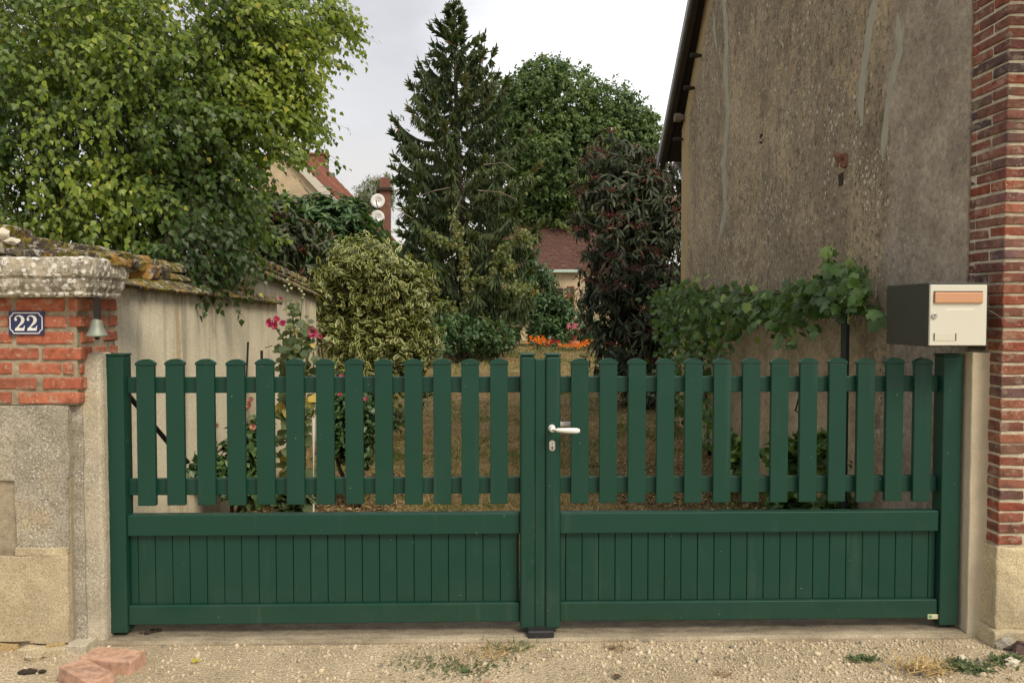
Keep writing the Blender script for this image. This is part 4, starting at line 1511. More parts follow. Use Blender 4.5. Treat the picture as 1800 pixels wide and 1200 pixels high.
def tree_limbs(name, base, targets, r0, mat, parent, bend=.15):
    """trunk or limbs: one tapered tube each, growing from base to the targets"""
    b = MB()
    for tg in targets:
        a, c = Vector(base), Vector(tg)
        pts, n = [], 7
        off = Vector((random.uniform(-1, 1), random.uniform(-1, 1), random.uniform(-.2, .4))) * bend * (c - a).length
        for i in range(n):
            t_ = i / (n - 1)
            pts.append(a.lerp(c, t_) + off * math.sin(t_ * math.pi) * .6 + mnoise.noise_vector(a.lerp(c, t_) * 1.7) * .05)
        b.tube(pts, [r0 * (1 - .85 * i / (n - 1)) for i in range(n)], 7)
    return b.build(name, mat, parent, True)


def clump_tint(P, N, base=.5, amp=.35, freq=1.6, jit=.18, lift=.12):
    cl = np.array([mnoise.noise(Vector(p) * freq) for p in P])
    return np.clip(base + amp * cl + RNG.normal(0, jit, len(P)), 0, 1)


def shrub(name, label, cat, base, blobs, ntw, nleaf, template, size, mat, L=.25, droop=.2, mode='alt', tint=.5, shell=.4, kparts=0, group=None, W=1.0, upbias=.25, stems=5, hang=0.0,
          tamp=.3, tjit=.2, bark='twig', twig_r=.004, facing=.5, trunk=None):
    g = thing(name, label, cat, base, group)
    P, N = blob_points(blobs, ntw, shell)
    D = nrm(N * .8 + rnd_dirs(ntw) * .6 + np.array([0, 0, upbias]))
    Ls = L * RNG.uniform(.6, 1.25, ntw)
    P0 = P - D * Ls[:, None] * .6
    ok = P0[:, 2] > gz(base[1]) + .02
    P0, D, Ls, N = P0[ok], D[ok], Ls[ok], N[ok]
    if mode == 'alt':
        pts, tan, ts = along(P0, D, Ls, droop, nleaf)
        side = nrm(np.cross(tan, rnd_dirs(len(tan))))
        ld = nrm(tan * .5 + side * .9 + np.array([0, 0, -hang]))
    else:
        tip = P0 + D * Ls[:, None]
        tip[:, 2] -= droop * Ls
        pts = np.repeat(tip, nleaf, 0) - np.repeat(D, nleaf, 0) * (RNG.random(len(tip) * nleaf) * .25 * L)[:, None]
        tan = np.repeat(D, nleaf, 0)
        side = nrm(np.cross(tan, rnd_dirs(len(tan))))
        ld = nrm(side * .9 + tan * .35 + np.array([0, 0, -hang]))
    up = nrm(np.repeat(N, nleaf, 0) * facing + np.array([0, 0, .75]) + rnd_dirs(len(pts)) * .45)
    sz = size * RNG.uniform(.6, 1.2, len(pts))
    tn = clump_tint(pts, None, tint, tamp, 2.2, tjit)
    leaves('foliage', template, pts, ld, up, sz, tn, mat, g, W * RNG.uniform(.85, 1.15, len(pts)), kparts)
    twigs('twigs', P0, D, Ls, droop, twig_r, M[bark], g)
    if stems:
        C = [b[0] for b in blobs]
        tg = [Vector(C[i % len(C)]) + Vector((random.uniform(-.2, .2), random.uniform(-.2, .2), random.uniform(0, .3))) * b_[1][2] for i, b_ in zip(range(stems), blobs * stems)]
        tree_limbs('stem', base, tg, trunk or .02, M['bark'], g)
    return g, tip if mode != 'alt' else pts


def gbase(px, Y):
    p = at(px, 700, Y)
    return Vector((p.x, Y, gz(Y)))


# ---- birch overhanging the garden wall
def birch():
    base = Vector((-3.9, 7.2, -.03))
    g = thing('birch_tree', 'large birch tree with yellowing leaves hanging over the garden wall', 'tree', base)
    B = [pxblob(40, 60, 6.4, 330, 200, .9), pxblob(30, 40, 7.2, 260, 160, 1.0, .6), pxblob(160, 170, 7.2, 220, 140, .8, .6), pxblob(330, 60, 6.2, 210, 170, .8), pxblob(470, 40, 6.4, 130, 110, .6), pxblob(500, 150, 6.3, 65, 60, .4), pxblob(240, 200, 6.1, 280, 150, .8), pxblob(415, 215, 6.2, 95, 80, .5),
         pxblob(40, 330, 6.0, 240, 130, .7), pxblob(280, 350, 5.9, 210, 120, .6), pxblob(400, 330, 6.0, 65, 90, .4), pxblob(350, 425, 5.5, 80, 62, .35), pxblob(150, 410, 6.2, 200, 70, .5),
         pxblob(525, 205, 6.3, 40, 28, .25), pxblob(590, 35, 6.5, 40, 35, .25), pxblob(-350, 150, 6.5, 250, 350, 1.0, .35), pxblob(150, -250, 6.6, 500, 200, 1.2, .3), pxblob(340, 480, 5.35, 40, 40, .2),
         pxblob(412, 395, 5.9, 38, 55, .25)]
    nt = 5000
    P, N = blob_points(B, nt, .25)
    gap = np.array([mnoise.noise(Vector(p) * 1.5 + Vector((2.2, .3, 6.1))) for p in P])
    ok = gap > -.30
    P, N = P[ok], N[ok]
    D = nrm(N * np.array([.9, .5, .25]) + np.array([.38, -.05, -.18]) + rnd_dirs(len(P)) * .45)
    L = RNG.uniform(.22, .55, len(P))
    P0 = P - D * (L * .5)[:, None]
    # long sprays that reach out against the sky
    tips = [((560, 20, 6.5), (648, 50)), ((570, 5, 6.5), (635, 20)), ((500, 175, 6.3), (585, 205)), ((505, 205, 6.3), (590, 232)), ((490, 160, 6.3), (568, 155)), ((520, 235, 6.2), (606, 290)), ((500, 95, 6.3), (548, 100)),
            ((470, 250, 6.1), (560, 280)), ((300, 420, 5.3), (350, 545)), ((330, 440, 5.3), (378, 525)), ((400, 400, 5.6), (455, 430)), ((540, 60, 6.4), (600, 75)), ((380, 430, 5.5), (440, 480)), ((280, 380, 5.2), (335, 500)),
            ((590, 20, 6.5), (640, 90)), ((520, 200, 6.3), (572, 250)), ((500, 60, 6.4), (560, 130)), ((480, 270, 6.1), (545, 262))]
    tp, td, tl = [], [], []
    for (x, y, Y), (x2, y2) in tips:
        a, c = at(x, y, Y), at(x2, y2, Y + random.uniform(-.15, .1))
        for k in range(3):
            a2 = a + Vector((random.uniform(-.08, .08), random.uniform(-.1, .1), random.uniform(-.06, .06)))
            c2 = c + Vector((random.uniform(-.12, .03), random.uniform(-.1, .1), random.uniform(-.07, .07)))
            d = c2 - a2
            tl.append(d.length)
            d.normalize()
            d.z += .22
            tp.append(a2)
            td.append(d)
    P0 = np.concatenate([P0, np.array(tp)])
    D = np.concatenate([D, np.array(td)])
    L = np.concatenate([L, np.array(tl)])
    droop = .32
    nl = 16
    pts, tan, ts = along(P0, D, L, droop, nl, .05)
    side = nrm(np.cross(tan, rnd_dirs(len(tan))))
    pts = pts + side * .02
    ld = nrm(tan * .35 + side * .55 + np.array([.1, 0, -.75]))
    up = nrm(rnd_dirs(len(pts)) * .6 + np.array([.15, -.55, .55]))
    sz = RNG.uniform(.034, .058, len(pts))
    tn = np.clip(clump_tint(pts, None, .36, .6, .95, .13) + (pts[:, 2] - 2.5) * .13, 0, 1)  # autumn yellow higher up; crown shade painted into the darker lower leaves
    # leaves on the outer ends turn yellow first
    tn = np.clip(tn + (ts - .5) * .12, 0, 1)
    tn[RNG.random(len(tn)) < .006] = 1.0
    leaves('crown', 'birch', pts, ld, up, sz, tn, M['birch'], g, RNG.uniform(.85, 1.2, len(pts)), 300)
    twigs('twigs', P0, D, L, droop, .0032, M['twig'], g, 5)
    random.seed(4)
    tree_limbs('trunk', base, [Vector((-3.7, 7.0, 3.4))], .16, M['bark_pale'], g, .03)
    top = Vector((-3.7, 7.0, 2.2))
    tree_limbs('branch', top, [at(330, 60, 6.3), at(480, 40, 6.5), at(200, 30, 6.3), at(60, 60, 6.5), at(420, 215, 6.3), at(300, 330, 6.1), at(-300, 100, 6.5), at(150, -300, 6.7), at(545, 225, 6.3), at(100, 330, 6.2), at(600, 30, 6.5)], .035, M['bark'], g, .1)


birch()

# ---- shrubs behind the garden wall
random.seed(31)
g, tips = shrub('viburnum_shrub', 'red berried shrub with long leaves rising behind the tiled garden wall', 'shrub', gbase(480, 9.6),
                [pxblob(460, 420, 9.6, 75, 75, .45), pxblob(520, 450, 9.8, 70, 70, .45), pxblob(430, 370, 9.8, 60, 60, .4)], 420, 9, 'lance', .15, M['viburnum'], .3, .2, 'whorl', .6, .4, 60, None, 1.1, .3, 4, .45)


def berries(parent, tips, n, r, mat, k=26, spread=.06):
    sel = tips[RNG.choice(len(tips), min(n, len(tips)), replace=False)]
    P = np.repeat(sel, k, 0) + RNG.normal(0, 1, (len(sel) * k, 3)) * np.array([spread, spread, spread * .35]) + np.array([0, 0, .03])
    m = len(P)
    leaves('berry_cluster', 'pebble', P, rnd_dirs(m), rnd_dirs(m), np.full(m, r), RNG.random(m), mat, parent)


M['berry_red'] = mat_tint('red_berry', [(0, (.12, .016, .014)), (1, (.28, .035, .022))], .5)
berries(g, tips, 26, .02, M['berry_red'])
shrub('laurel_shrub', 'broad green shrub with whorled leaves below the tiled house', 'shrub', gbase(575, 12),
      [pxblob(560, 405, 12, 85, 60, .7), pxblob(600, 400, 12.2, 60, 55, .6), pxblob(510, 400, 11.8, 60, 50, .6), pxblob(560, 470, 12, 100, 70, .8), pxblob(640, 440, 12.3, 45, 40, .5)], 1100, 9, 'lance', .155, M['laurel'], .28, .1, 'whorl', .55, .5, 0, None, 1.25, .5, 4, .12)
shrub('variegated_shrub', 'rounded shrub of yellow edged variegated leaves at the end of the wall', 'shrub', gbase(665, 9.3),
      [pxblob(655, 500, 9.3, 85, 70, .55), pxblob(620, 540, 9.2, 60, 60, .45), pxblob(705, 520, 9.2, 62, 60, .45), pxblob(640, 455, 9.4, 55, 40, .4), pxblob(690, 600, 9.0, 75, 55, .45), pxblob(655, 640, 9.0, 85, 60, .45), pxblob(735, 600, 9.0, 38, 40, .3), pxblob(600, 575, 9.3, 40, 50, .4), pxblob(590, 510, 9.3, 36, 50, .4)],
      1250, 8, 'oval', .108, M['varieg'], .30, .15, 'alt', .5, .55, 200, None, .95, .45, 6, .1, .5, .25)
shrub('low_shrub', 'low dark shrub on the grass under the spruce branches', 'shrub', gbase(805, 17.5),
      [pxblob(805, 585, 17.5, 55, 35, .5), pxblob(865, 590, 18, 45, 28, .5), pxblob(760, 600, 16.5, 30, 25, .4)], 500, 10, 'oval', .10, M['laurel'], .25, .1, 'alt', .45, .4)
shrub('cherry_laurel', 'dark glossy laurel bush between the spruce and the small tiled house', 'shrub', gbase(960, 26.5),
      [pxblob(965, 545, 26.5, 45, 50, .7), pxblob(940, 505, 26.5, 40, 60, .7), pxblob(1010, 575, 27, 44, 32, .6), pxblob(990, 548, 26.8, 22, 22, .5), pxblob(970, 585, 26.5, 48, 28, .6), pxblob(1055, 585, 27.5, 30, 22, .6)], 900, 10, 'lance', .17, M['laurel'], .35, .1, 'alt', .42, .45, 0, None, 1.5)
g, tips = shrub('viburnum_shrub', 'tall dark shrub with long drooping leaves and maroon berries beside the gable', 'shrub', gbase(1120, 11.5),
                [pxblob(1080, 285, 11.6, 55, 55, .45), pxblob(1130, 320, 11.6, 60, 60, .45), pxblob(1085, 370, 11.4, 68, 80, .55), pxblob(1150, 400, 11.5, 65, 110, .55), pxblob(1100, 470, 11.2, 75, 70, .55), pxblob(1150, 530, 11.0, 70, 80, .55), pxblob(1110, 600, 11.0, 65, 55, .5), pxblob(1145, 670, 10.8, 75, 60, .5), pxblob(1175, 330, 11.6, 40, 55, .45), pxblob(1060, 520, 11.2, 28, 45, .4)],
                2100, 9, 'lance', .15, M['viburnum'], .46, .28, 'whorl', .45, .25, 300, None, .9, .25, 6, .75, .4, .3)
berries(g, tips, 190, .021, M['berry'], 34, .075)

# ---- spruce
def spruce():
    Y = 20.0
    base = gbase(815, Y)
    top = at(797, 8, Y)
    g = thing('spruce_tree', 'tall dark spruce with drooping branches in the middle of the garden', 'tree', base)
    H = top.z - base.z
    b = MB()
    b.tube([base - Vector((0, 0, .2)), base.lerp(top, .3), base.lerp(top, .7), top], [.17, .13, .06, .012], 9)
    b.build('trunk', M['bark'], g, True)
    SP, SD, SS, SW, ST = [], [], [], [], []
    CP = []
    bm_ = MB()
    k = Y / F_PX
    prof = [(0, .05), (.06, .26), (.13, .60), (.2, .92), (.3, 1.35), (.42, 1.65), (.55, 1.9), (.7, 2.1), (.85, 2.15), (1, 2.0)]
    nb = 215
    for i in range(nb):
        h = (i + random.random()) / nb
        h = h ** .85
        L = np.interp(h, [p[0] for p in prof], [p[1] for p in prof]) * random.choice((random.uniform(.55, .85), random.uniform(.85, 1.15)))
        az = i * 2.39996 + random.uniform(-.3, .3)
        p0 = top.lerp(base, h * .93)
        out = Vector((math.cos(az), math.sin(az), 0))
        rise = .55 - .75 * min(1, h * 1.6)
        pts = []
        ns = 8
        for s in range(ns + 1):
            t_ = s / ns
            zoff = L * (rise * t_ + (-.28 if h > .15 else 0) * math.sin(t_ * math.pi) * .5 + .22 * t_ ** 3)
            pts.append(p0 + out * L * t_ + Vector((0, 0, zoff)))
        bm_.tube(pts, [.022 * (1 - .8 * s / ns) * min(1, .3 + L / 1.6) for s in range(ns + 1)], 4, False)
        sidev = Vector((-out.y, out.x, 0))
        for q_ in range(5):
            SP.append(pts[-1] - out * .07 * q_)
            SD.append((out * (.7 if q_ else .3) + Vector((0, 0, .9 if q_ == 0 else .5)) + sidev * (0 if q_ == 0 else (-1) ** q_ * .9)).normalized())
            SS.append(.24 if q_ == 0 else .15)
            SW.append(.034 / SS[-1])
            ST.append(.6)
        m = int(16 + L * 88)
        for j in range(m):
            t_ = .12 + .88 * math.sqrt(random.random())
            f_ = t_ * ns
            a = min(ns - 1, int(f_))
            p = pts[a].lerp(pts[a + 1], f_ - a)
            tip = t_ > .9
            if h < .16 or tip:        # stiff upright shoots near the top and at branch ends
                d = (out * random.uniform(.3, 1) + Vector((0, 0, random.uniform(.0, 1.1))) + sidev * random.uniform(-.8, .8))
                ln = random.uniform(.10, .22)
            else:
                d = sidev * random.uniform(-.9, .9) * (1.1 - .6 * h) + out * random.uniform(-.1, .7) * (1.1 - .5 * h) + Vector((0, 0, -random.uniform(.3, 1.3)))
                ln = random.uniform(.10, .24) + .30 * h * random.random()
            SP.append(p)
            SD.append(d.normalized())
            SS.append(ln)
            SW.append(random.uniform(.034, .060) / ln)
            ST.append(min(1, max(0, .48 + .55 * mnoise.noise(p * 1.1) + random.gauss(0, .15) + (.18 if tip else 0))))
            if h > .1 and h < .45 and random.random() < .035:
                CP.append(p)
    for q in range(5):
        a = q * 1.26
        for zz in (0, .22, .48):
            SP.append(top - Vector((0, 0, zz)))
            SD.append(Vector((math.cos(a) * .6, math.sin(a) * .6, .8)).normalized())
            SS.append(.16 + zz * .2)
            SW.append(.13)
            ST.append(.6)
    SP.append(top - Vector((0, 0, .1)))
    SD.append(Vector((0, 0, 1)))
    SS.append(.34)
    SW.append(.09)
    ST.append(.6)
    o = bm_.build('branch', M['bark'], g, False)
    A = lambda q: np.array([list(v) for v in q], float)
    U = nrm(RNG.normal(size=(len(SP), 3)))
    leaves('needles', 'spray', A(SP), A(SD), U, np.array(SS), np.array(ST), M['spruce'], g, np.array(SW))
    C = A(CP)
    m = len(C)
    leaves('cones', 'spray', C, np.tile([0, 0, -1.0], (m, 1)) + RNG.normal(0, .08, (m, 3)), rnd_dirs(m), np.full(m, .14), RNG.random(m), M['cone'], g, np.full(m, .32))
    return g


random.seed(12)
spruce_tree = spruce()
# bare pale branches and climbing ivy on the spruce
ivy = thing('ivy', 'yellow green ivy climbing up the spruce trunk and lower branches', 'climber', gbase(818, 18.6))
IP = []
random.seed(2)
for path in ([(790, 360, 18.9), (802, 400, 18.6), (815, 440, 18.5), (818, 480, 18.5), (822, 525, 18.5), (820, 600, 18.6)], [(800, 430, 18.5), (770, 420, 18.3), (745, 405, 18.3)], [(905, 400, 18.6), (925, 415, 18.4), (935, 430, 18.4)],
             [(870, 480, 18.3), (900, 470, 18.3), (880, 450, 18.4)], [(890, 500, 18.2), (925, 508, 18.1), (945, 512, 18.1)], [(830, 490, 18.3), (862, 492, 18.3)], [(925, 410, 18.5), (880, 440, 18.5), (866, 490, 18.4)],
             [(745, 540, 17.6), (790, 530, 18), (800, 560, 18)], [(850, 560, 18), (900, 600, 18)]):
    for (x0, y0, Y0), (x1, y1, Y1) in zip(path, path[1:]):
        m = int(math.hypot(x1 - x0, y1 - y0) * 2.8)
        for k in range(m):
            t_ = random.random()
            IP.append(at(x0 + (x1 - x0) * t_ + random.gauss(0, 5), y0 + (y1 - y0) * t_ + random.gauss(0, 5), Y0 + (Y1 - Y0) * t_ + random.gauss(0, .1)))
IP = np.array([list(p) for p in IP])
m = len(IP)
leaves('foliage', 'birch', IP, nrm(rnd_dirs(m) * .6 + np.array([0, -.2, -.7])), nrm(rnd_dirs(m) * .5 + np.array([0, -.7, .5])), RNG.uniform(.06, .11, m), np.clip(RNG.normal(.55, .25, m), 0, 1), M['ivy'], ivy)
for pts in ([(735, 345), (765, 335), (790, 330)], [(680, 358), (705, 372), (725, 384)], [(850, 290), (885, 286), (905, 300)], [(840, 335), (880, 338), (905, 350)], [(840, 555), (870, 570), (890, 572), (930, 575)], [(790, 405), (800, 370), (812, 345)]):
    b = MB()
    b.tube([at(x, y, 18.1) for x, y in pts], [.016, .012, .008, .006][:len(pts)], 5)
    b.build('bare_branch', M['bark_pale'], spruce_tree)

# ---- walnut behind
def walnut():
    Y = 36.0
    base = gbase(1000, Y)
    g = thing('walnut_tree', 'large round walnut tree standing behind the spruce and small house', 'tree', base)
    B = [pxblob(975, 190, Y, 95, 85, 2.2), pxblob(930, 240, Y, 80, 90, 2), pxblob(1060, 220, Y + .5, 85, 75, 2), pxblob(1110, 260, Y, 50, 80, 1.5), pxblob(1000, 290, Y - .8, 110, 95, 2.2), pxblob(920, 340, Y, 90, 70, 2), pxblob(1070, 340, Y, 90, 75, 2), pxblob(960, 130, Y + .3, 50, 30, 1.2),
         pxblob(880, 180, Y + .5, 40, 45, 1.2), pxblob(1000, 380, Y, 130, 60, 2), pxblob(1140, 230, Y + .5, 18, 40, .8)]
    nt = 9500
    P, N = blob_points(B, nt, .55)
    D = nrm(N * .8 + rnd_dirs(nt) * .5 + np.array([0, 0, .15]))
    L = RNG.uniform(.3, .6, nt)
    pts, tan, ts = along(P - D * (L * .4)[:, None], D, L, .35, 10)
    side = nrm(np.cross(tan, rnd_dirs(len(tan))))
    ld = nrm(tan * .4 + side * .8 + np.array([0, 0, -.45]))
    up = nrm(np.repeat(N, 10, 0) * .6 + np.array([0, -.2, .7]) + rnd_dirs(len(pts)) * .4)
    tn = clump_tint(pts, None, .52, .6, .7, .15)
    leaves('crown', 'leaf4', pts, ld, up, RNG.uniform(.13, .22, len(pts)), tn, M['walnut'], g, 1.2)
    random.seed(8)
    tree_limbs('trunk', base, [base + Vector((0, 0, 4.5))], .35, M['bark'], g, .02)
    tree_limbs('branch', base + Vector((0, 0, 3.8)), [Vector(b[0]) for b in B], .14, M['bark'], g, .08)


walnut()
shrub('willow_tree', 'pale feathery tree far behind beside the tiled roof', 'tree', gbase(655, 40), [pxblob(655, 345, 40, 32, 35, 1.0), pxblob(640, 380, 40, 40, 40, 1.0), pxblob(675, 330, 40, 22, 28, .8)], 500, 12, 'lance', .22, leafmat('willow_leaf', [(0, (.13, .16, .08)), (1, (.24, .26, .14))], None, .3, .6), .6, .4, 'alt', .5, .4, 0, None, .8, .3, 4, .3, bark='twig', trunk=.08)
# a far hedge closes the garden
P, N = blob_points([((x, 50 + 2 * math.sin(x), 2.0 + .5 * math.sin(x * 1.7)), (2.4, 1.4, 2.4)) for x in np.arange(-34, 36, 3.0)], 7000, .5)
m = len(P)
o = leaves('far_hedge', 'birch', P, nrm(rnd_dirs(m) + np.array([0, -.3, -.4])), nrm(N + np.array([0, 0, .5])), RNG.uniform(.3, .55, m), clump_tint(P, None, .45, .4, .5, .15), M['walnut'])
tag(o, 'far dark hedge closing the back of the garden', 'hedge', None, 'stuff')

# ---- grape vine on the gable wall
def vine():
    base = Vector((XH - .12, 7.6, gz(7.6)))
    g = thing('grape_vine', 'grape vine trained along the stained wall from a green post', 'climber', base)
    X = XH - .22
    line = [(1160, 520), (1200, 515), (1260, 522), (1320, 525), (1380, 520), (1440, 505), (1490, 490), (1510, 490)]
    P = []
    random.seed(17)
    def put_(px, py, n, sx, sy, X0=X):
        for _ in range(n):
            q = atX(px + random.gauss(0, sx), py + random.gauss(0, sy), X0 + random.gauss(0, .10))
            P.append(q)
    for (x0, y0), (x1, y1) in zip(line, line[1:]):
        for k in range(7):
            t_ = k / 7
            put_(x0 + (x1 - x0) * t_, y0 + (y1 - y0) * t_ + 14, 26 if x0 < 1300 else 18, 9, 17)
    for (px, py, n, sx, sy) in ((1200, 555, 250, 32, 28), (1240, 590, 210, 26, 28), (1180, 600, 130, 20, 28), (1210, 660, 230, 32, 42), (1225, 740, 170, 28, 42), (1190, 540, 60, 26, 12), (1290, 560, 50, 22, 22), (1330, 545, 30, 20, 16),
                                (1385, 560, 30, 18, 26), (1380, 595, 7, 8, 14), (1430, 545, 16, 18, 16), (1470, 475, 16, 14, 16), (1460, 445, 6, 6, 8), (1505, 525, 14, 12, 10), (1535, 545, 12, 16, 8), (1550, 560, 5, 6, 6), (1495, 500, 24, 14, 18), (1420, 515, 22, 20, 12), (1150, 520, 22, 18, 8), (1250, 820, 20, 20, 20)):
        put_(px, py, n, sx, sy)
    P = np.array([list(p) for p in P])
    P = P[(P[:, 0] < XH - .04) & (P[:, 2] > .05)]
    m = len(P)
    D = nrm(rnd_dirs(m) * .75 + np.array([-.25, -.2, -.55]))
    U = nrm(rnd_dirs(m) * .75 + np.array([-.65, -.45, .6]))
    tn = clump_tint(P, None, .45, .35, 3, .2)
    z_ = P[:, 2]
    tn = np.clip(tn + .12 * (z_ > 1.62) , 0, 1)
    twigs('petioles', P - D * .004, nrm(-D * .6 + np.array([.25, 0, .6])), RNG.uniform(.04, .09, m), .1, .0016, M['stem'], g, 3)
    leaves('foliage', 'palm', P, D, U, RNG.uniform(.040, .076, m), tn, M['vine'], g, RNG.uniform(.75, 1.1, m), 300, jitter=.03)
    b = MB()
    pts = [base, Vector((X, 7.4, .7)), atX(1220, 540, X), atX(1260, 512, X), atX(1330, 520, X), atX(1400, 512, X), atX(1480, 492, X)]
    b.tube(pts, [.022, .02, .016, .012, .010, .008, .006], 6)
    pts = [atX(1250, 512, X), atX(1200, 505, X), atX(1165, 480, X - .05)]
    b.tube(pts, [.008, .006, .003], 5)
    b.tube([atX(1440, 500, X), atX(1452, 470, X), atX(1462, 435, X - .03)], [.006, .005, .002], 5)
    b.build('stem', M['bark'], g, True)
    # post and wire
    t = thing('vine_post', 'slim dark green post holding the vine off the wall', 'post', atX(1486, 900, XH - .14))
    p = atX(1486, 560, XH - .14)
    b = MB()
    b.span((p.x - .012, p.y - .035, -.03), (p.x + .012, p.y + .035, atX(1486, 500, XH - .14).z), .004, 2)
    b.build('post_body', M['dark_green'], t)
    b = MB()
    b.tube([Vector((p.x, p.y, 1.5)), Vector((p.x, 6.3, 1.49)), Vector((p.x, 7.9, 1.5))], .002, 5)
    b.build('wire', M['black_iron'], t)
    b = MB()
    q0, q1, q2 = atX(1406, 692, XH - .03), atX(1398, 722, XH - .03), atX(1404, 725, XH - .06)
    b.tube([q0, q1, q2], .006, 5)
    tag(b.build('wall_hook', M['black_iron']), 'bent black iron hook on the pale lower wall behind the slats', 'hook')
    b = MB()
    b.tube([atX(1304, 690, XH - .06), atX(1304, 780, XH - .06)], .008, 6)
    tag(b.build('iron_rod', M['black_iron']), 'thin black rod standing against the pale lower wall', 'rod', 'thin rods in the flower beds')


vine()

# ---- bed along the left wall, seen through the slats
def flower(parent, c, r, mat, n=5, face=Vector((0, -1, .15)), name='blossom', tint=.5):
    f = face.normalized()
    u, v = frame_of(f)
    P, D, U = [], [], []
    for ring in range(2):
        for k in range(n):
            a = 2 * math.pi * (k + ring * .5) / n + random.uniform(-.2, .2)
            d = u * math.cos(a) + v * math.sin(a)
            P.append(c + f * .006 * ring)
            D.append(d * (1 - .3 * ring) + f * (.45 + .3 * ring))
            U.append(f - d * .4)
    A = lambda q: np.array([list(v_) for v_ in q])
    return leaves(name, 'petal', A(P), A(D), A(U), np.full(len(P), r) * RNG.uniform(.8, 1.1, len(P)), np.clip(RNG.normal(tint, .25, len(P)), 0, 1), mat, parent, RNG.uniform(.9, 1.3, len(P)), stuff=False, jitter=.03)


random.seed(41)
YHK = 5.6
hk = thing('hollyhock', 'tall hollyhock with bright pink flowers in front of the garden wall', 'flower', gbase(525, YHK))
stems = [[(530, 880), (527, 760), (524, 640), (515, 560), (505, 505)], [(535, 880), (538, 720), (530, 620), (528, 560), (532, 515)], [(520, 880), (515, 700), (510, 600), (512, 560)], [(528, 680), (540, 630), (552, 590)], [(520, 640), (500, 600), (485, 575)]]
b = MB()
for s in stems:
    b.tube([at(x, y, YHK + random.uniform(-.05, .05)) for x, y in s], [.010 - .0017 * i for i in range(len(s))], 6)
b.build('stem', M['stem'], hk, True)
HP, HS, HT = [], [], []
for (x, y, sx, sy, n, s, tn) in ((522, 590, 20, 22, 42, .055, .45), (515, 640, 22, 22, 46, .07, .45), (522, 700, 20, 26, 34, .085, .6), (520, 770, 22, 40, 30, .095, .6), (515, 545, 12, 16, 18, .04, .5), (525, 850, 22, 25, 18, .09, .6), (512, 720, 10, 20, 6, .10, .95), (552, 690, 8, 20, 6, .08, .7)):
    for _ in range(int(n * 1.9)):
        HP.append(list(at(x + random.gauss(0, sx * .7), y + random.gauss(0, sy * .7), YHK + random.gauss(0, .09))))
        HS.append(s * random.uniform(.6, 1.2))
        HT.append(min(1, max(0, random.gauss(tn, .22))))
HP = np.array(HP)
m = len(HP)
leaves('foliage', 'round', HP, nrm(rnd_dirs(m) * .6 + np.array([0, -.3, -.5])), nrm(rnd_dirs(m) * .4 + np.array([0, -.6, .65])), np.array(HS), np.array(HT), M['hollyhock'], hk, RNG.uniform(.9, 1.2, m), m - 2)
for (x, y, r) in ((478, 568, .042), (486, 574, .034), (497, 569, .030), (496, 525, .020), (549, 582, .048), (563, 591, .022), (487, 562, .03)):
    flower(hk, at(x, y, YHK - .06), r * 1.0, M['pink'], 5, Vector((random.uniform(-.5, .5), -1, random.uniform(-.1, .4))))
bp = [(505, 492), (508, 500), (500, 503), (512, 507), (530, 512), (534, 518), (526, 508), (520, 545), (505, 512), (532, 524)]
BP = np.array([list(at(x, y, YHK)) for x, y in bp])
leaves('bud', 'pebble', BP, rnd_dirs(len(bp)), rnd_dirs(len(bp)), np.full(len(bp), .022), RNG.random(len(bp)), M['bud'], hk, stuff=False)

random.seed(43)
g, pts = shrub('hydrangea', 'faded hydrangea bush low against the garden wall', 'shrub', gbase(415, 5.2), [pxblob(425, 800, 5.2, 40, 55, .18), pxblob(450, 770, 5.3, 28, 45, .15), pxblob(400, 830, 5.1, 30, 40, .15), pxblob(440, 860, 5.1, 40, 25, .15)], 260, 9, 'oval', .06, M['laurel'], .12, .1, 'alt', .7, .3, 0, None, 1.3, .4, 4)
for (x, y) in ((437, 715), (430, 722), (380, 750), (445, 752), (376, 790), (440, 705)):
    flower(g, at(x, y, 5.1), .028, M['pale_petal'], 6, Vector((0, -1, .6)), 'flower_head')
g, pts = shrub('rose_bush', 'rose bush with small pink flowers behind the slats', 'shrub', gbase(625, 5.8), [pxblob(615, 730, 5.8, 40, 65, .22), pxblob(650, 720, 5.9, 30, 55, .2), pxblob(600, 700, 5.8, 28, 55, .18), pxblob(620, 790, 5.8, 40, 35, .18)], 380, 10, 'oval', .05, M['laurel'], .14, .1, 'alt', .45, .3, 0, None, 1.2, .4, 5)
for (x, y) in ((600, 662), (604, 666), (642, 702), (645, 668), (598, 694)):
    flower(g, at(x, y, 5.6), .02, M['pink'], 5, Vector((0, -1, .5)), 'rose', .9)
shrub('hollyhock_seedling', 'young hollyhock leaves low behind the lower rail', 'plant', gbase(520, 5.0), [pxblob(515, 880, 4.9, 50, 18, .12)], 30, 4, 'round', .075, M['hollyhock'], .06, .1, 'alt', .3, .2, 0, None, 1, .6, 0)
shrub('green_perennial', 'small leafy perennial at the foot of the variegated shrub', 'plant', gbase(690, 7.6), [pxblob(690, 730, 7.6, 30, 30, .2), pxblob(735, 700, 8.2, 25, 20, .2)], 70, 8, 'oval', .06, M['weed'], .12, .1, 'alt', .4, .3, 0, None, 1.2, .5, 0)
shrub('heather_tuft', 'brown dying tuft against the foot of the garden wall', 'plant', gbase(290, 4.9), [pxblob(290, 832, 4.9, 20, 26, .1)], 60, 10, 'blade', .05, M['litter'], .08, .1, 'alt', .4, .2, 0, None, .3, .8, 0)
shrub('creeping_plant', 'dark creeping plant beside the brown tuft by the wall', 'plant', gbase(335, 5.0), [pxblob(335, 830, 5.0, 22, 32, .1)], 50, 8, 'oval', .05, M['laurel'], .08, .1, 'alt', .4, .2, 0, None, 1.2, .6, 0)
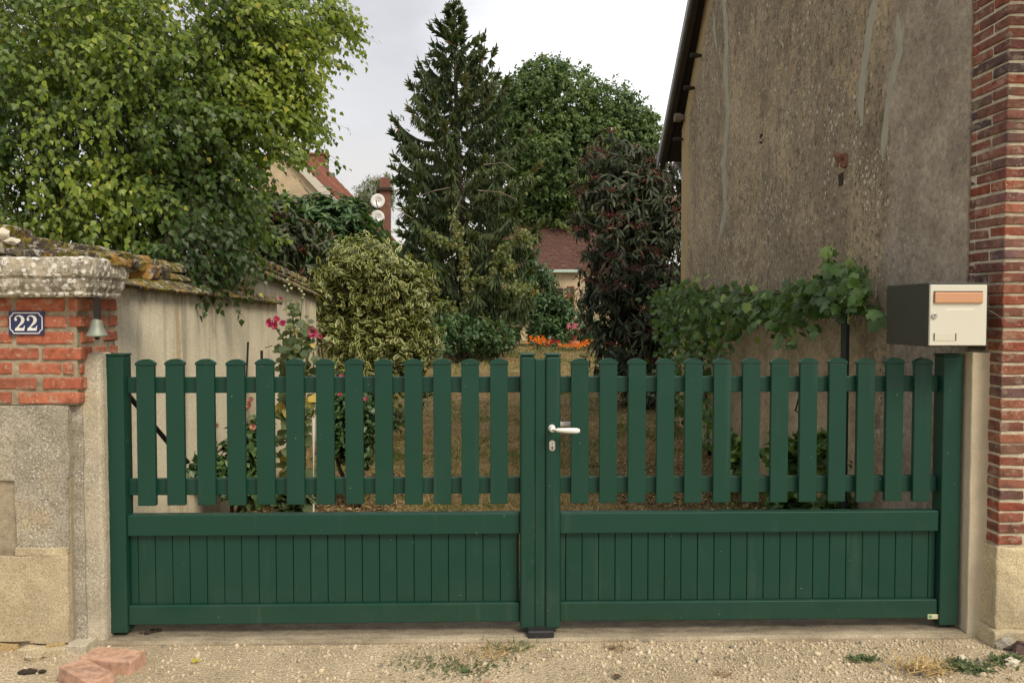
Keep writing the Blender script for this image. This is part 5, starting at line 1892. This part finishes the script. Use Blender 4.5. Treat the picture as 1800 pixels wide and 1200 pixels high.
# stakes
for (x0, y0, x1, y1, Y, r, mt, lab, nm) in ((436, 601, 431, 720, 5.4, .0075, 'black_iron', 'thin black stake leaning before the garden wall', 'garden_stake'), (460, 616, 460, 720, 5.6, .010, 'black_iron', 'short black stake beside the leaning one', 'garden_stake'),
                                           (551, 735, 551, 842, 5.25, .0105, 'white_plastic', 'white plastic pipe stake next to the hollyhock stem', 'garden_stake'), (551, 618, 551, 670, 5.9, .005, 'twig', 'thin brown cane behind the hollyhock flower', 'garden_stake')):
    b = MB()
    a = at(x0, y0, Y)
    c = at(x1, y1, Y)
    d = (c - a).normalized()
    foot = a + d * ((a.z - gz(Y) + .05) / max(.2, -d.z))
    b.tube([a, foot], r, 8)
    tag(b.build(nm, M[mt]), lab, 'stake', 'stakes in the flower bed')

# ---- bed along the gable wall
random.seed(51)
for i, (px, py, Y, rx, ry, lab, sz) in enumerate(((1310, 800, 5.9, 26, 30, 'leafy green plant at the foot of the pale lower wall', .075), (1385, 800, 5.4, 32, 40, 'taller green plant in the middle of the wall bed', .085), (1440, 790, 5.2, 24, 30, 'green plant left of the dark vine post', .085),
                                                 (1500, 830, 4.9, 16, 45, 'dark sprig climbing beside the vine post', .06), (1390, 875, 4.95, 45, 22, 'low spreading plant along the bottom of the wall bed', .06), (1470, 885, 4.75, 32, 18, 'small ground plant at the corner of the wall bed', .055),
                                                 (1285, 790, 6.2, 18, 30, 'yellow splashed plant by the vine stem', .06))):
    shrub('bed_plant', lab, 'plant', gbase(px, Y), [pxblob(px, py, Y, rx, ry, .12)], 34 if i != 3 else 18, 6, 'palm', sz, M['vine'], .12, .1, 'alt', .62 if i in (0, 1, 2, 6) else .3, .2, 0, 'plants in the bed under the gable wall', 1, .5, 0)
p = atX(1190, 815, 1.95)
b = MB()
b.ball(Vector((p.x, 6.6, gz(6.6) + .05)), .07, 2, (.7, .6, 1.1), .5)
tag(b.build('white_rock', M['white_stone']), 'white upright rock at the foot of the vine', 'rock')
for (px, Y, r, lab) in ((383, 4.75, .05, 'pale stone behind the fifth gap of the gate'), (1275, 4.7, .035, 'grey stone at the edge of the wall bed'), (395, 4.45, .025, 'small white stone in the leaf litter')):
    q = gbase(px, Y)
    b = MB()
    b.ball(q + Vector((0, 0, r * .5)), r, 2, (1, .8, .7), .45)
    tag(b.build('garden_stone', M['white_stone']), lab, 'stone', 'stones in the garden beds')
b = MB()
q = gbase(343, 4.7)
b.box(q + Vector((0, 0, .02)), (.16, .09, .05), (0, .1, .3), .006, 2)
tag(b.build('half_brick', M['loose_brick']), 'broken brick lying in the litter behind the gate', 'brick')

# leaf litter under the beds
n = 9000
x = np.concatenate([RNG.uniform(-1.8, -.7, n // 2), RNG.uniform(.9, 2.05, n // 2)])
y = np.concatenate([3.85 + 3.2 * RNG.random(n // 2) ** 1.5, 3.85 + 3.6 * RNG.random(n // 2) ** 1.3])
P = np.stack([x, y, np.array([lawn_z(a, c) for a, c in zip(x, y)]) + .008 + RNG.random(n) * .02], 1)
leaves('leaf_litter', 'oval', P, rnd_dirs(n) * np.array([1, 1, .25]), nrm(rnd_dirs(n) * .5 + np.array([0, 0, 1])), RNG.uniform(.02, .05, n), RNG.random(n), M['litter'], None, 1.0)
tag(bpy.data.objects['leaf_litter'], 'brown dry leaf litter along the beds behind the gate', 'leaf litter', None, 'stuff')
# grass
n = 90000
yy = 3.85 + 24 * RNG.random(n) ** 1.6
xx = RNG.uniform(-1, 1, n) * (1.6 + .45 * (yy - 3.5)) + .1 * yy * 0
xx = np.clip(xx, -6.5, 6.5)
ok = (xx < XH - .05) | (yy > y_far)
ok &= (xx > XW + .05) | (yy > y_w2)
xx, yy = xx[ok], yy[ok]
n = len(xx)
zz = np.array([lawn_z(a, c) for a, c in zip(xx, yy)])
pat = np.array([mnoise.noise(Vector((a * .9, c * .9, 2))) + .5 * mnoise.noise(Vector((a * 2.6, c * 2.6, 7))) for a, c in zip(xx, yy)])
D = nrm(np.stack([RNG.normal(0, .7, n), RNG.normal(0, .7, n), np.abs(RNG.normal(.5, .3, n)) + .1], 1))
ln = RNG.uniform(.025, .075, n) * (1 + .03 * yy)
leaves('grass', 'blade', np.stack([xx, yy, zz], 1), D, rnd_dirs(n), ln, np.clip(.46 + .75 * pat + .012 * (yy - 8) * (yy > 18) + RNG.normal(0, .16, n), 0, 1), M['grass'], None, .11 * (1 + .05 * yy))
tag(bpy.data.objects['grass'], 'patchy dry grass of the garden lawn', 'grass', None, 'stuff')

# ---- flower bed in the lawn
def flowerpatch(name, label, pxs, Y, fm, nfl, r, spread, h=.22):
    p = gbase(pxs, Y)
    g = thing(name, label, 'flower', p, 'flowers in the round bed')
    m = 160
    P = np.array(p) + np.stack([RNG.normal(0, spread, m), RNG.normal(0, spread * .7, m), np.abs(RNG.normal(h * .5, h * .25, m))], 1)
    leaves('foliage', 'oval', P, rnd_dirs(m), nrm(rnd_dirs(m) * .5 + np.array([0, -.3, .8])), np.full(m, .08), RNG.random(m), M['weed'], g)
    k = nfl
    P = np.array(p) + np.stack([RNG.normal(0, spread, k), RNG.normal(0, spread * .7, k) - .05, np.abs(RNG.normal(h, h * .2, k))], 1)
    pp_, dd, uu = [], [], []
    for q in P:
        for a in range(6):
            an = a * 1.047 + random.random()
            pp_.append(q)
            dd.append((math.cos(an), -.6, math.sin(an)))
            uu.append((0, -1, .4))
    leaves('blossom', 'petal', np.array(pp_), np.array(dd), np.array(uu, float), np.full(len(pp_), r), RNG.random(len(pp_)), fm, g, 1.0, stuff=False)


random.seed(61)
YF = 23.5
flowerpatch('marigold', 'orange marigold clump at the near end of the flower bed', 948, YF, M['orange_petal'], 34, .05, .14, .28)
flowerpatch('marigold', 'orange marigolds in front of the stump', 1006, YF - .3, M['orange_petal'], 46, .042, .22, .16)
flowerpatch('marigold', 'small orange marigold clump beside the stump', 1030, YF, M['orange_petal'], 24, .042, .10, .22)
flowerpatch('geranium', 'red flowers between the marigold clumps', 980, YF, M['red_petal'], 12, .05, .18, .26)
p = gbase(1009, YF + .1)
b = MB()
b.lathe([(.15, -.05), (.16, .05), (.165, .22), (.17, .27), (.10, .272)], p, 14)
tag(b.build('stump', M['terracotta']), 'pale cut stump carrying the flower pot', 'stump')
pt = thing('flower_pot', 'terracotta pot of pink geraniums on the stump', 'flower pot', p + Vector((0, 0, .27)))
b = MB()
b.lathe([(.06, .272), (.085, .38), (.10, .40), (.10, .43), (.08, .43)], p, 16)
b.build('pot', plain('old_terracotta', (.26, .10, .06), .9, 0, .3), pt)
m = 120
P = np.array(p) + np.array([0, 0, .52]) + RNG.normal(0, 1, (m, 3)) * np.array([.13, .10, .06])
leaves('foliage', 'round', P, rnd_dirs(m), nrm(rnd_dirs(m) * .5 + np.array([0, -.3, .8])), np.full(m, .08), RNG.random(m) * .6, M['hollyhock'], pt)
k = 60
C = np.array([[-.15, 0, .70], [0, 0, .72], [.03, -.05, .66], [.15, 0, .60], [-.14, 0, .62], [.07, 0, .73]])
P = np.array(p) + np.repeat(C, 12, 0) + RNG.normal(0, .035, (72, 3))
leaves('blossom', 'petal', P, rnd_dirs(72), nrm(rnd_dirs(72) * .3 + np.array([0, -1, .3])), np.full(72, .05), np.clip(RNG.normal(.8, .2, 72), 0, 1), M['pink'], pt, stuff=False)
b = MB()
b.tube([gbase(1035, 22.5) + Vector((0, 0, .02)), gbase(1065, 21.5) + Vector((0, 0, .03)), gbase(1085, 19.5) + Vector((0, 0, .02))], .03, 6)
tag(b.build('bed_edging', M['white_stone']), 'pale edging curving over the lawn by the bed', 'edging')

# ================================================================== FAR BUILDINGS
def small_house():
    Y = 32.0
    c0, c1 = at(880, 475, Y), at(1160, 475, Y)
    ze = c0.z
    zr = at(990, 399, Y + 2.6).z
    g = thing('small_house', 'small house with old red tiled roof at the end of the garden', 'house', ((c0.x + c1.x) / 2, Y + 2.6, gz(Y)))
    b = MB()
    b.span((c0.x, Y + .15, 0), (c1.x, Y + 5.2, ze + .02))
    for xx_ in (c0.x + .01, c1.x - .31):
        b.prism([(xx_, Y + .15, ze), (xx_, Y + 5.2, ze), (xx_, Y + 2.65, zr - .1)], (.3, 0, 0))
    b.build('wall', M['house_wall'], g)
    rise, run = zr - ze, 2.6
    b = MB()
    nC = 22
    for k in range(nC):
        t0, t1 = k / nC, (k + 1.3) / nC
        m = 60
        for j in range(m):
            x0 = c0.x + (c1.x - c0.x) * j / m
            x1 = c0.x + (c1.x - c0.x) * (j + .96) / m
            jt = random.uniform(0, .018)
            y0, y1, z0, z1 = Y + run * t0, Y + run * t1, ze + rise * t0, ze + rise * t1
            b.prism([(x0, y0, z0 - .01 + jt), (x0, y1, z1 - .045 + jt), (x0, y1, z1 - .02 + jt), (x0, y0, z0 + .02 + jt)], (x1 - x0, 0, 0))
    o = b.build('roof_tiling', M['roof_old'], g)
    o['kind'] = 'stuff'
    b = MB()
    b.prism([(c0.x, Y + run, zr - .06), (c0.x, Y + 2 * run, ze - .04), (c0.x, Y + 2 * run, ze), (c0.x, Y + run, zr - .02)], (c1.x - c0.x, 0, 0))
    b.build('roof_back', M['roof_old'], g)
    for j in range(22):
        x0 = c0.x + (c1.x - c0.x) * j / 22
        x1 = c0.x + (c1.x - c0.x) * (j + 1) / 22 + .02
        b = MB()
        b.tube([(x0, Y + run, zr - .02), (x1, Y + run, zr)], [.10, .115], 8)
        b.build('ridge_tile', M['roof_red'], g)
    ga, gb = at(890, 479, Y - .1), at(1021, 474, Y - .1)
    b = MB()
    b.span((ga.x, Y - .12, ga.z), (gb.x, Y + .02, gb.z), .02, 2)
    b.build('gutter', M['gutter_mint'], g)
    # brick dressing round a doorway
    random.seed(71)
    for k in range(16):
        a = at(1000 - (8 if k % 2 else 3), 503 + k * 3.6, Y + .14)
        c = at(1010, 503 + k * 3.6 + 2.9, Y + .14)
        b = MB()
        b.span((a.x, Y + .11, c.z), (c.x, Y + .2, a.z), .01)
        b.build('brick', M['brick_right'], g)
    b = MB()
    a, c = at(960, 600, Y), at(991, 506, Y)
    b.span((a.x, Y + .12, gz(Y)), (c.x, Y + .2, c.z), .02)
    b.build('door', M['wood_dark'], g)


small_house()


def left_house():
    Y = 34.0
    xp, zp = at(492, 247, Y).x, at(492, 247, Y).z
    xe, ze = at(650, 408, Y).x, at(650, 408, Y).z
    xl = xp - (xe - xp)
    D_ = 5.0
    g = thing('tiled_house', 'tall cream house with red ribbed tile roof behind the birch', 'house', (xp, Y, gz(Y)))
    b = MB()
    b.prism([(xl + .3, Y + .12, 0), (xe - .3, Y + .12, 0), (xe - .3, Y + .12, ze - .05), (xp, Y + .12, zp - .35), (xl + .3, Y + .12, ze - .05)], (0, D_ - .3, 0))
    b.build('wall', M['house_wall'], g)
    sl = (xe - xp, ze - zp)
    n_ = Vector((-sl[1], 0, sl[0])).normalized()
    # ribbed tiles: one rib per tile column, running down the slope
    for i in range(17):
        y0 = Y + .02 + i * (D_ / 17)
        b = MB()
        a0 = Vector((xp, y0, zp)) + n_ * .02
        a1 = Vector((xe, y0, ze)) + n_ * .02
        seg = 14
        pts = []
        w_ = D_ / 17
        for s in range(seg):
            p = a0.lerp(a1, s / seg) + n_ * .03
            q = a0.lerp(a1, (s + 1.08) / seg)
            poly = [p, p + Vector((0, w_ * .35, 0)) + n_ * .07, p + Vector((0, w_ * .7, 0)), p + Vector((0, w_ * 1.0, 0)), p + Vector((0, w_ * 1.0, 0)) - n_ * .05, p - n_ * .05]
            b.prism(poly, q - p)
        b.build('tile_row', M['roof_red'], g)
    b = MB()
    b.prism([(xp, Y, zp), (xl, Y, ze), (xl, Y, ze + .06), (xp, Y, zp + .06)], (0, D_, 0))
    b.build('roof_back', M['roof_red'], g)
    # pale verge band and its dark cable line
    b = MB()
    b.prism([Vector((xp, Y - .05, zp - .02)), Vector((xe, Y - .05, ze - .02)), Vector((xe - .2, Y - .05, ze - .30)), Vector((xp, Y - .05, zp - .42))], (0, .16, 0))
    b.build('verge_band', M['house_trim'], g)
    b = MB()
    pts = [at(528, 318, Y - .1), at(540, 335, Y - .1), at(552, 346, Y - .1), at(566, 352, Y - .1)]
    b.tube(pts, .025, 6)
    b.build('cable', M['black_iron'], g)
    # chimney
    Yc = Y + 4.7
    a, c = Vector((xp - .45, Yc, zp - 1.4)), Vector((xp + .42, Yc, zp + .32))
    b = MB()
    b.span((a.x, Yc, a.z - 1.5), (c.x, Yc + .6, c.z))
    b.span((a.x - .05, Yc - .05, c.z + .001), (c.x + .05, Yc + .65, c.z + .1), .01)
    ch = b.build('chimney', M['brick_right'], g)
    b = MB()
    zb2 = zp - .12
    b.span((a.x - .03, Yc - .03, zb2), (c.x + .03, Yc + .63, zb2 + .05))
    b.build('chimney_band', M['enamel_white'], ch)
    # window with brick head, glimpsed through the birch
    a, c = at(425, 320, Y), at(455, 298, Y)
    b = MB()
    b.span((a.x, Y + .06, a.z - .8), (c.x, Y + .14, c.z - .12))
    wn = b.build('window', M['enamel_white'], g)
    b = MB()
    b.span((a.x - .1, Y + .05, c.z - .119), (c.x + .1, Y + .15, c.z + .12))
    b.build('window_head', M['brick_right'], wn)
    g.rotation_euler.z = math.radians(-6)


random.seed(70)
left_house()
# the chimney with two dishes, on the end of a low roof behind the spruce
Yd = 30.0
cs = thing('chimney_stack', 'brick chimney stack glimpsed left of the spruce', 'chimney', gbase(676, Yd))
a, c = at(668, 410, Yd), at(684, 312, Yd)
b = MB()
b.span((a.x, Yd, gz(Yd)), (c.x, Yd + .5, c.z))
b.build('stack', M['brick_right'], cs)
b = MB()
a2, c2 = at(662, 335, Yd), at(688, 330, Yd)
b.span((a2.x, Yd - .1, a2.z), (c2.x, Yd + .6, c2.z), .01)
b.build('slab', M['wood_dark'], cs)
for i, (px, py, lab) in enumerate(((664, 353, 'upper white satellite dish on the chimney stack'), (663.5, 382, 'lower white satellite dish on the chimney stack'))):
    d = thing('satellite_dish', lab, 'satellite dish', at(px, py, Yd - .3), 'dishes on the chimney')
    p = at(px, py, Yd - .3)
    b = MB()
    r = 12.2 * Yd / F_PX
    b.lathe([(r * .02, .12), (r * .5, .09), (r, 0), (r * .98, -.02), (r * .5, .07), (r * .02, .10)], p, 28, 'y')
    b.build('reflector', M['dish'], d, True)
    b = MB()
    b.tube([p + Vector((0, .05, -r * .9)), p + Vector((0, -.35, -r * .55)), p + Vector((0, -.4, -.02))], .018, 6)
    b.tube([p + Vector((0, .1, 0)), p + Vector((.25, .42, 0))], .03, 6)
    b.build('feed_arm', M['black_iron'], d)

# ================================================================== SMALL THINGS ON THE LANE
random.seed(81)
def ground_brick(label, px0, px1, py, ang, tilt, Yc, dims=(.225, .105, .062)):
    b = MB()
    c = at((px0 + px1) / 2, py, Yc)
    b.box((0, 0, 0), dims, None, .006, 2, .003)
    bmesh.ops.subdivide_edges(b.bm, edges=b.bm.edges[:], cuts=1)
    for v in b.bm.verts:
        v.co += mnoise.noise_vector(v.co * 30 + Vector((px0, 0, 0))) * .0025
    R = Euler((tilt[0], tilt[1], ang)).to_matrix()
    for v in b.bm.verts:
        v.co = R @ v.co + Vector((c.x, Yc, lane_z(c.x, Yc) + dims[2] / 2 - .004))
    return tag(b.build('loose_brick', M['loose_brick']), label, 'brick', 'loose bricks on the lane')


ground_brick('salmon brick lying flat at the foot of the concrete post', 147, 250, 1158, -.16, (.03, .02), 3.24)
ground_brick('salmon brick nearest the bottom edge, tilted over the other', 105, 200, 1185, -.62, (-.04, .02), 3.09)
# brick shards and stones by the right pillar
for (px, Y, r, mt, lab, nm, cat) in ((1800, 3.30, .042, 'brick_right', 'dark red brick fragment against the right pillar foot', 'brick_fragment', 'brick'), (1780, 3.2, .026, 'white_stone', 'white stone among weeds by the right pillar', 'loose_stone', 'stone'),
                                    (1768, 3.36, .04, 'stone_grey', 'grey stone leaning on the right pillar foot', 'loose_stone', 'stone'), (1690, 3.25, .018, 'white_stone', 'small pale stone in front of the mailbox post', 'loose_stone', 'stone'),
                                    (858, 3.08, .012, 'loose_brick', 'tiny brick chip on the gravel before the gate', 'brick_fragment', 'brick'), (60, 3.33, .03, 'stone_warm', 'buff stone under the left pillar base', 'loose_stone', 'stone')):
    q = at(px, 1100, Y)
    b = MB()
    b.ball(Vector((q.x, Y, lane_z(q.x, Y) + r * .45)), r, 2, (1.25, .9, .75), .5)
    tag(b.build(nm, M[mt]), lab, cat, 'loose stones on the lane')


def tuft(label, px, Y, n, spread, mat, template, size, up=.6, W=1.0, tint=.5, name='weed', cat='weed'):
    q = at(px, 1100, Y)
    P = np.stack([q.x + RNG.normal(0, spread, n), Y + RNG.normal(0, spread * .5, n), np.zeros(n)], 1)
    P[:, 1] = np.minimum(P[:, 1], 3.44)
    P[:, 2] = [lane_z(a, c) + .003 for a, c in P[:, :2]]
    P[:, 2] += np.abs(RNG.normal(0, size * .25, n))
    d = nrm(rnd_dirs(n) * np.array([1, 1, .3]) + np.array([0, 0, up]))
    o = leaves(name, template, P, d, nrm(rnd_dirs(n) * .5 + np.array([0, -.2, 1])), size * RNG.uniform(.5, 1.2, n), np.clip(RNG.normal(tint, .25, n), 0, 1), mat, None, W, stuff=False)
    return tag(o, label, cat, 'weeds and dry tufts on the lane', 'stuff')


tuft('green weed spreading in the gravel before the left gate leaf', 815, 3.2, 240, .10, M['weed'], 'oval', .018, .3)
tuft('thin grey green weed left of the wide weed', 735, 3.27, 120, .07, M['weed'], 'oval', .014, .3)
tuft('dry straw mixed with grass under the gate centre', 870, 3.33, 160, .10, M['straw'], 'blade', .05, .3, .08)
tuft('low weed hugging the threshold near the gate stop', 905, 3.39, 110, .07, M['weed'], 'blade', .04, .4, .12)
tuft('small blue green weed before the right gate leaf', 1522, 3.26, 120, .035, M['weed'], 'oval', .022, .5)
tuft('dry yellow straw tuft in the gravel near the right post', 1628, 3.14, 170, .055, M['straw'], 'blade', .085, .35, .06, .65)
tuft('green weed in front of the mailbox post', 1715, 3.16, 230, .06, M['weed'], 'oval', .024, .5)
tuft('weed at the foot of the right brick pillar', 1768, 3.22, 160, .04, M['weed'], 'oval', .026, .6)
tuft('tiny weed between straw tuft and mailbox post', 1683, 3.24, 60, .025, M['weed'], 'oval', .018, .5)
tuft('dry brown moss patch below the right gate leaf', 1085, 3.38, 80, .03, M['litter'], 'blade', .03, .2, .15, .8)
tuft('small dry tuft on gravel right of the centre', 1270, 3.12, 60, .025, M['litter'], 'blade', .03, .2, .12, .7)
# fallen leaves
for (px, Y, mt, tn, lab) in ((810, 3.17, 'weed', .3, 'single green leaf fallen on the gravel'), (334, 3.27, 'birch', 1.0, 'single yellow leaf fallen near the loose bricks'), (1078, 3.1, 'litter', .1, 'single dark curled leaf on the gravel')):
    q = at(px, 1100, Y)
    o = leaves('fallen_leaf', 'birch', np.array([[q.x, Y, lane_z(q.x, Y) + .012]]), np.array([[1.0, .2, .05]]), np.array([[.1, -.2, 1.0]]), np.array([.04]), np.array([tn]), M[mt], stuff=False)
    tag(o, lab, 'leaf', 'fallen leaves on the lane')
for (px, Y, lab) in ((262, 3.56, 'dark clod of earth under the hinge end of the gate'), (50, 3.2, 'dark crumbs of earth by the left pillar')):
    q = at(px, 1100, Y)
    b = MB()
    for k in range(9):
        b.ball(Vector((q.x + random.gauss(0, .018), Y + random.gauss(0, .01), -.028 if Y > 3.46 else lane_z(q.x, Y))) + Vector((0, 0, .006)), random.uniform(.008, .016), 1, (1.3, 1, .8), .4)
    tag(b.build('earth_clod', M['wood_dark']), lab, 'clod', 'clods of earth by the gate')
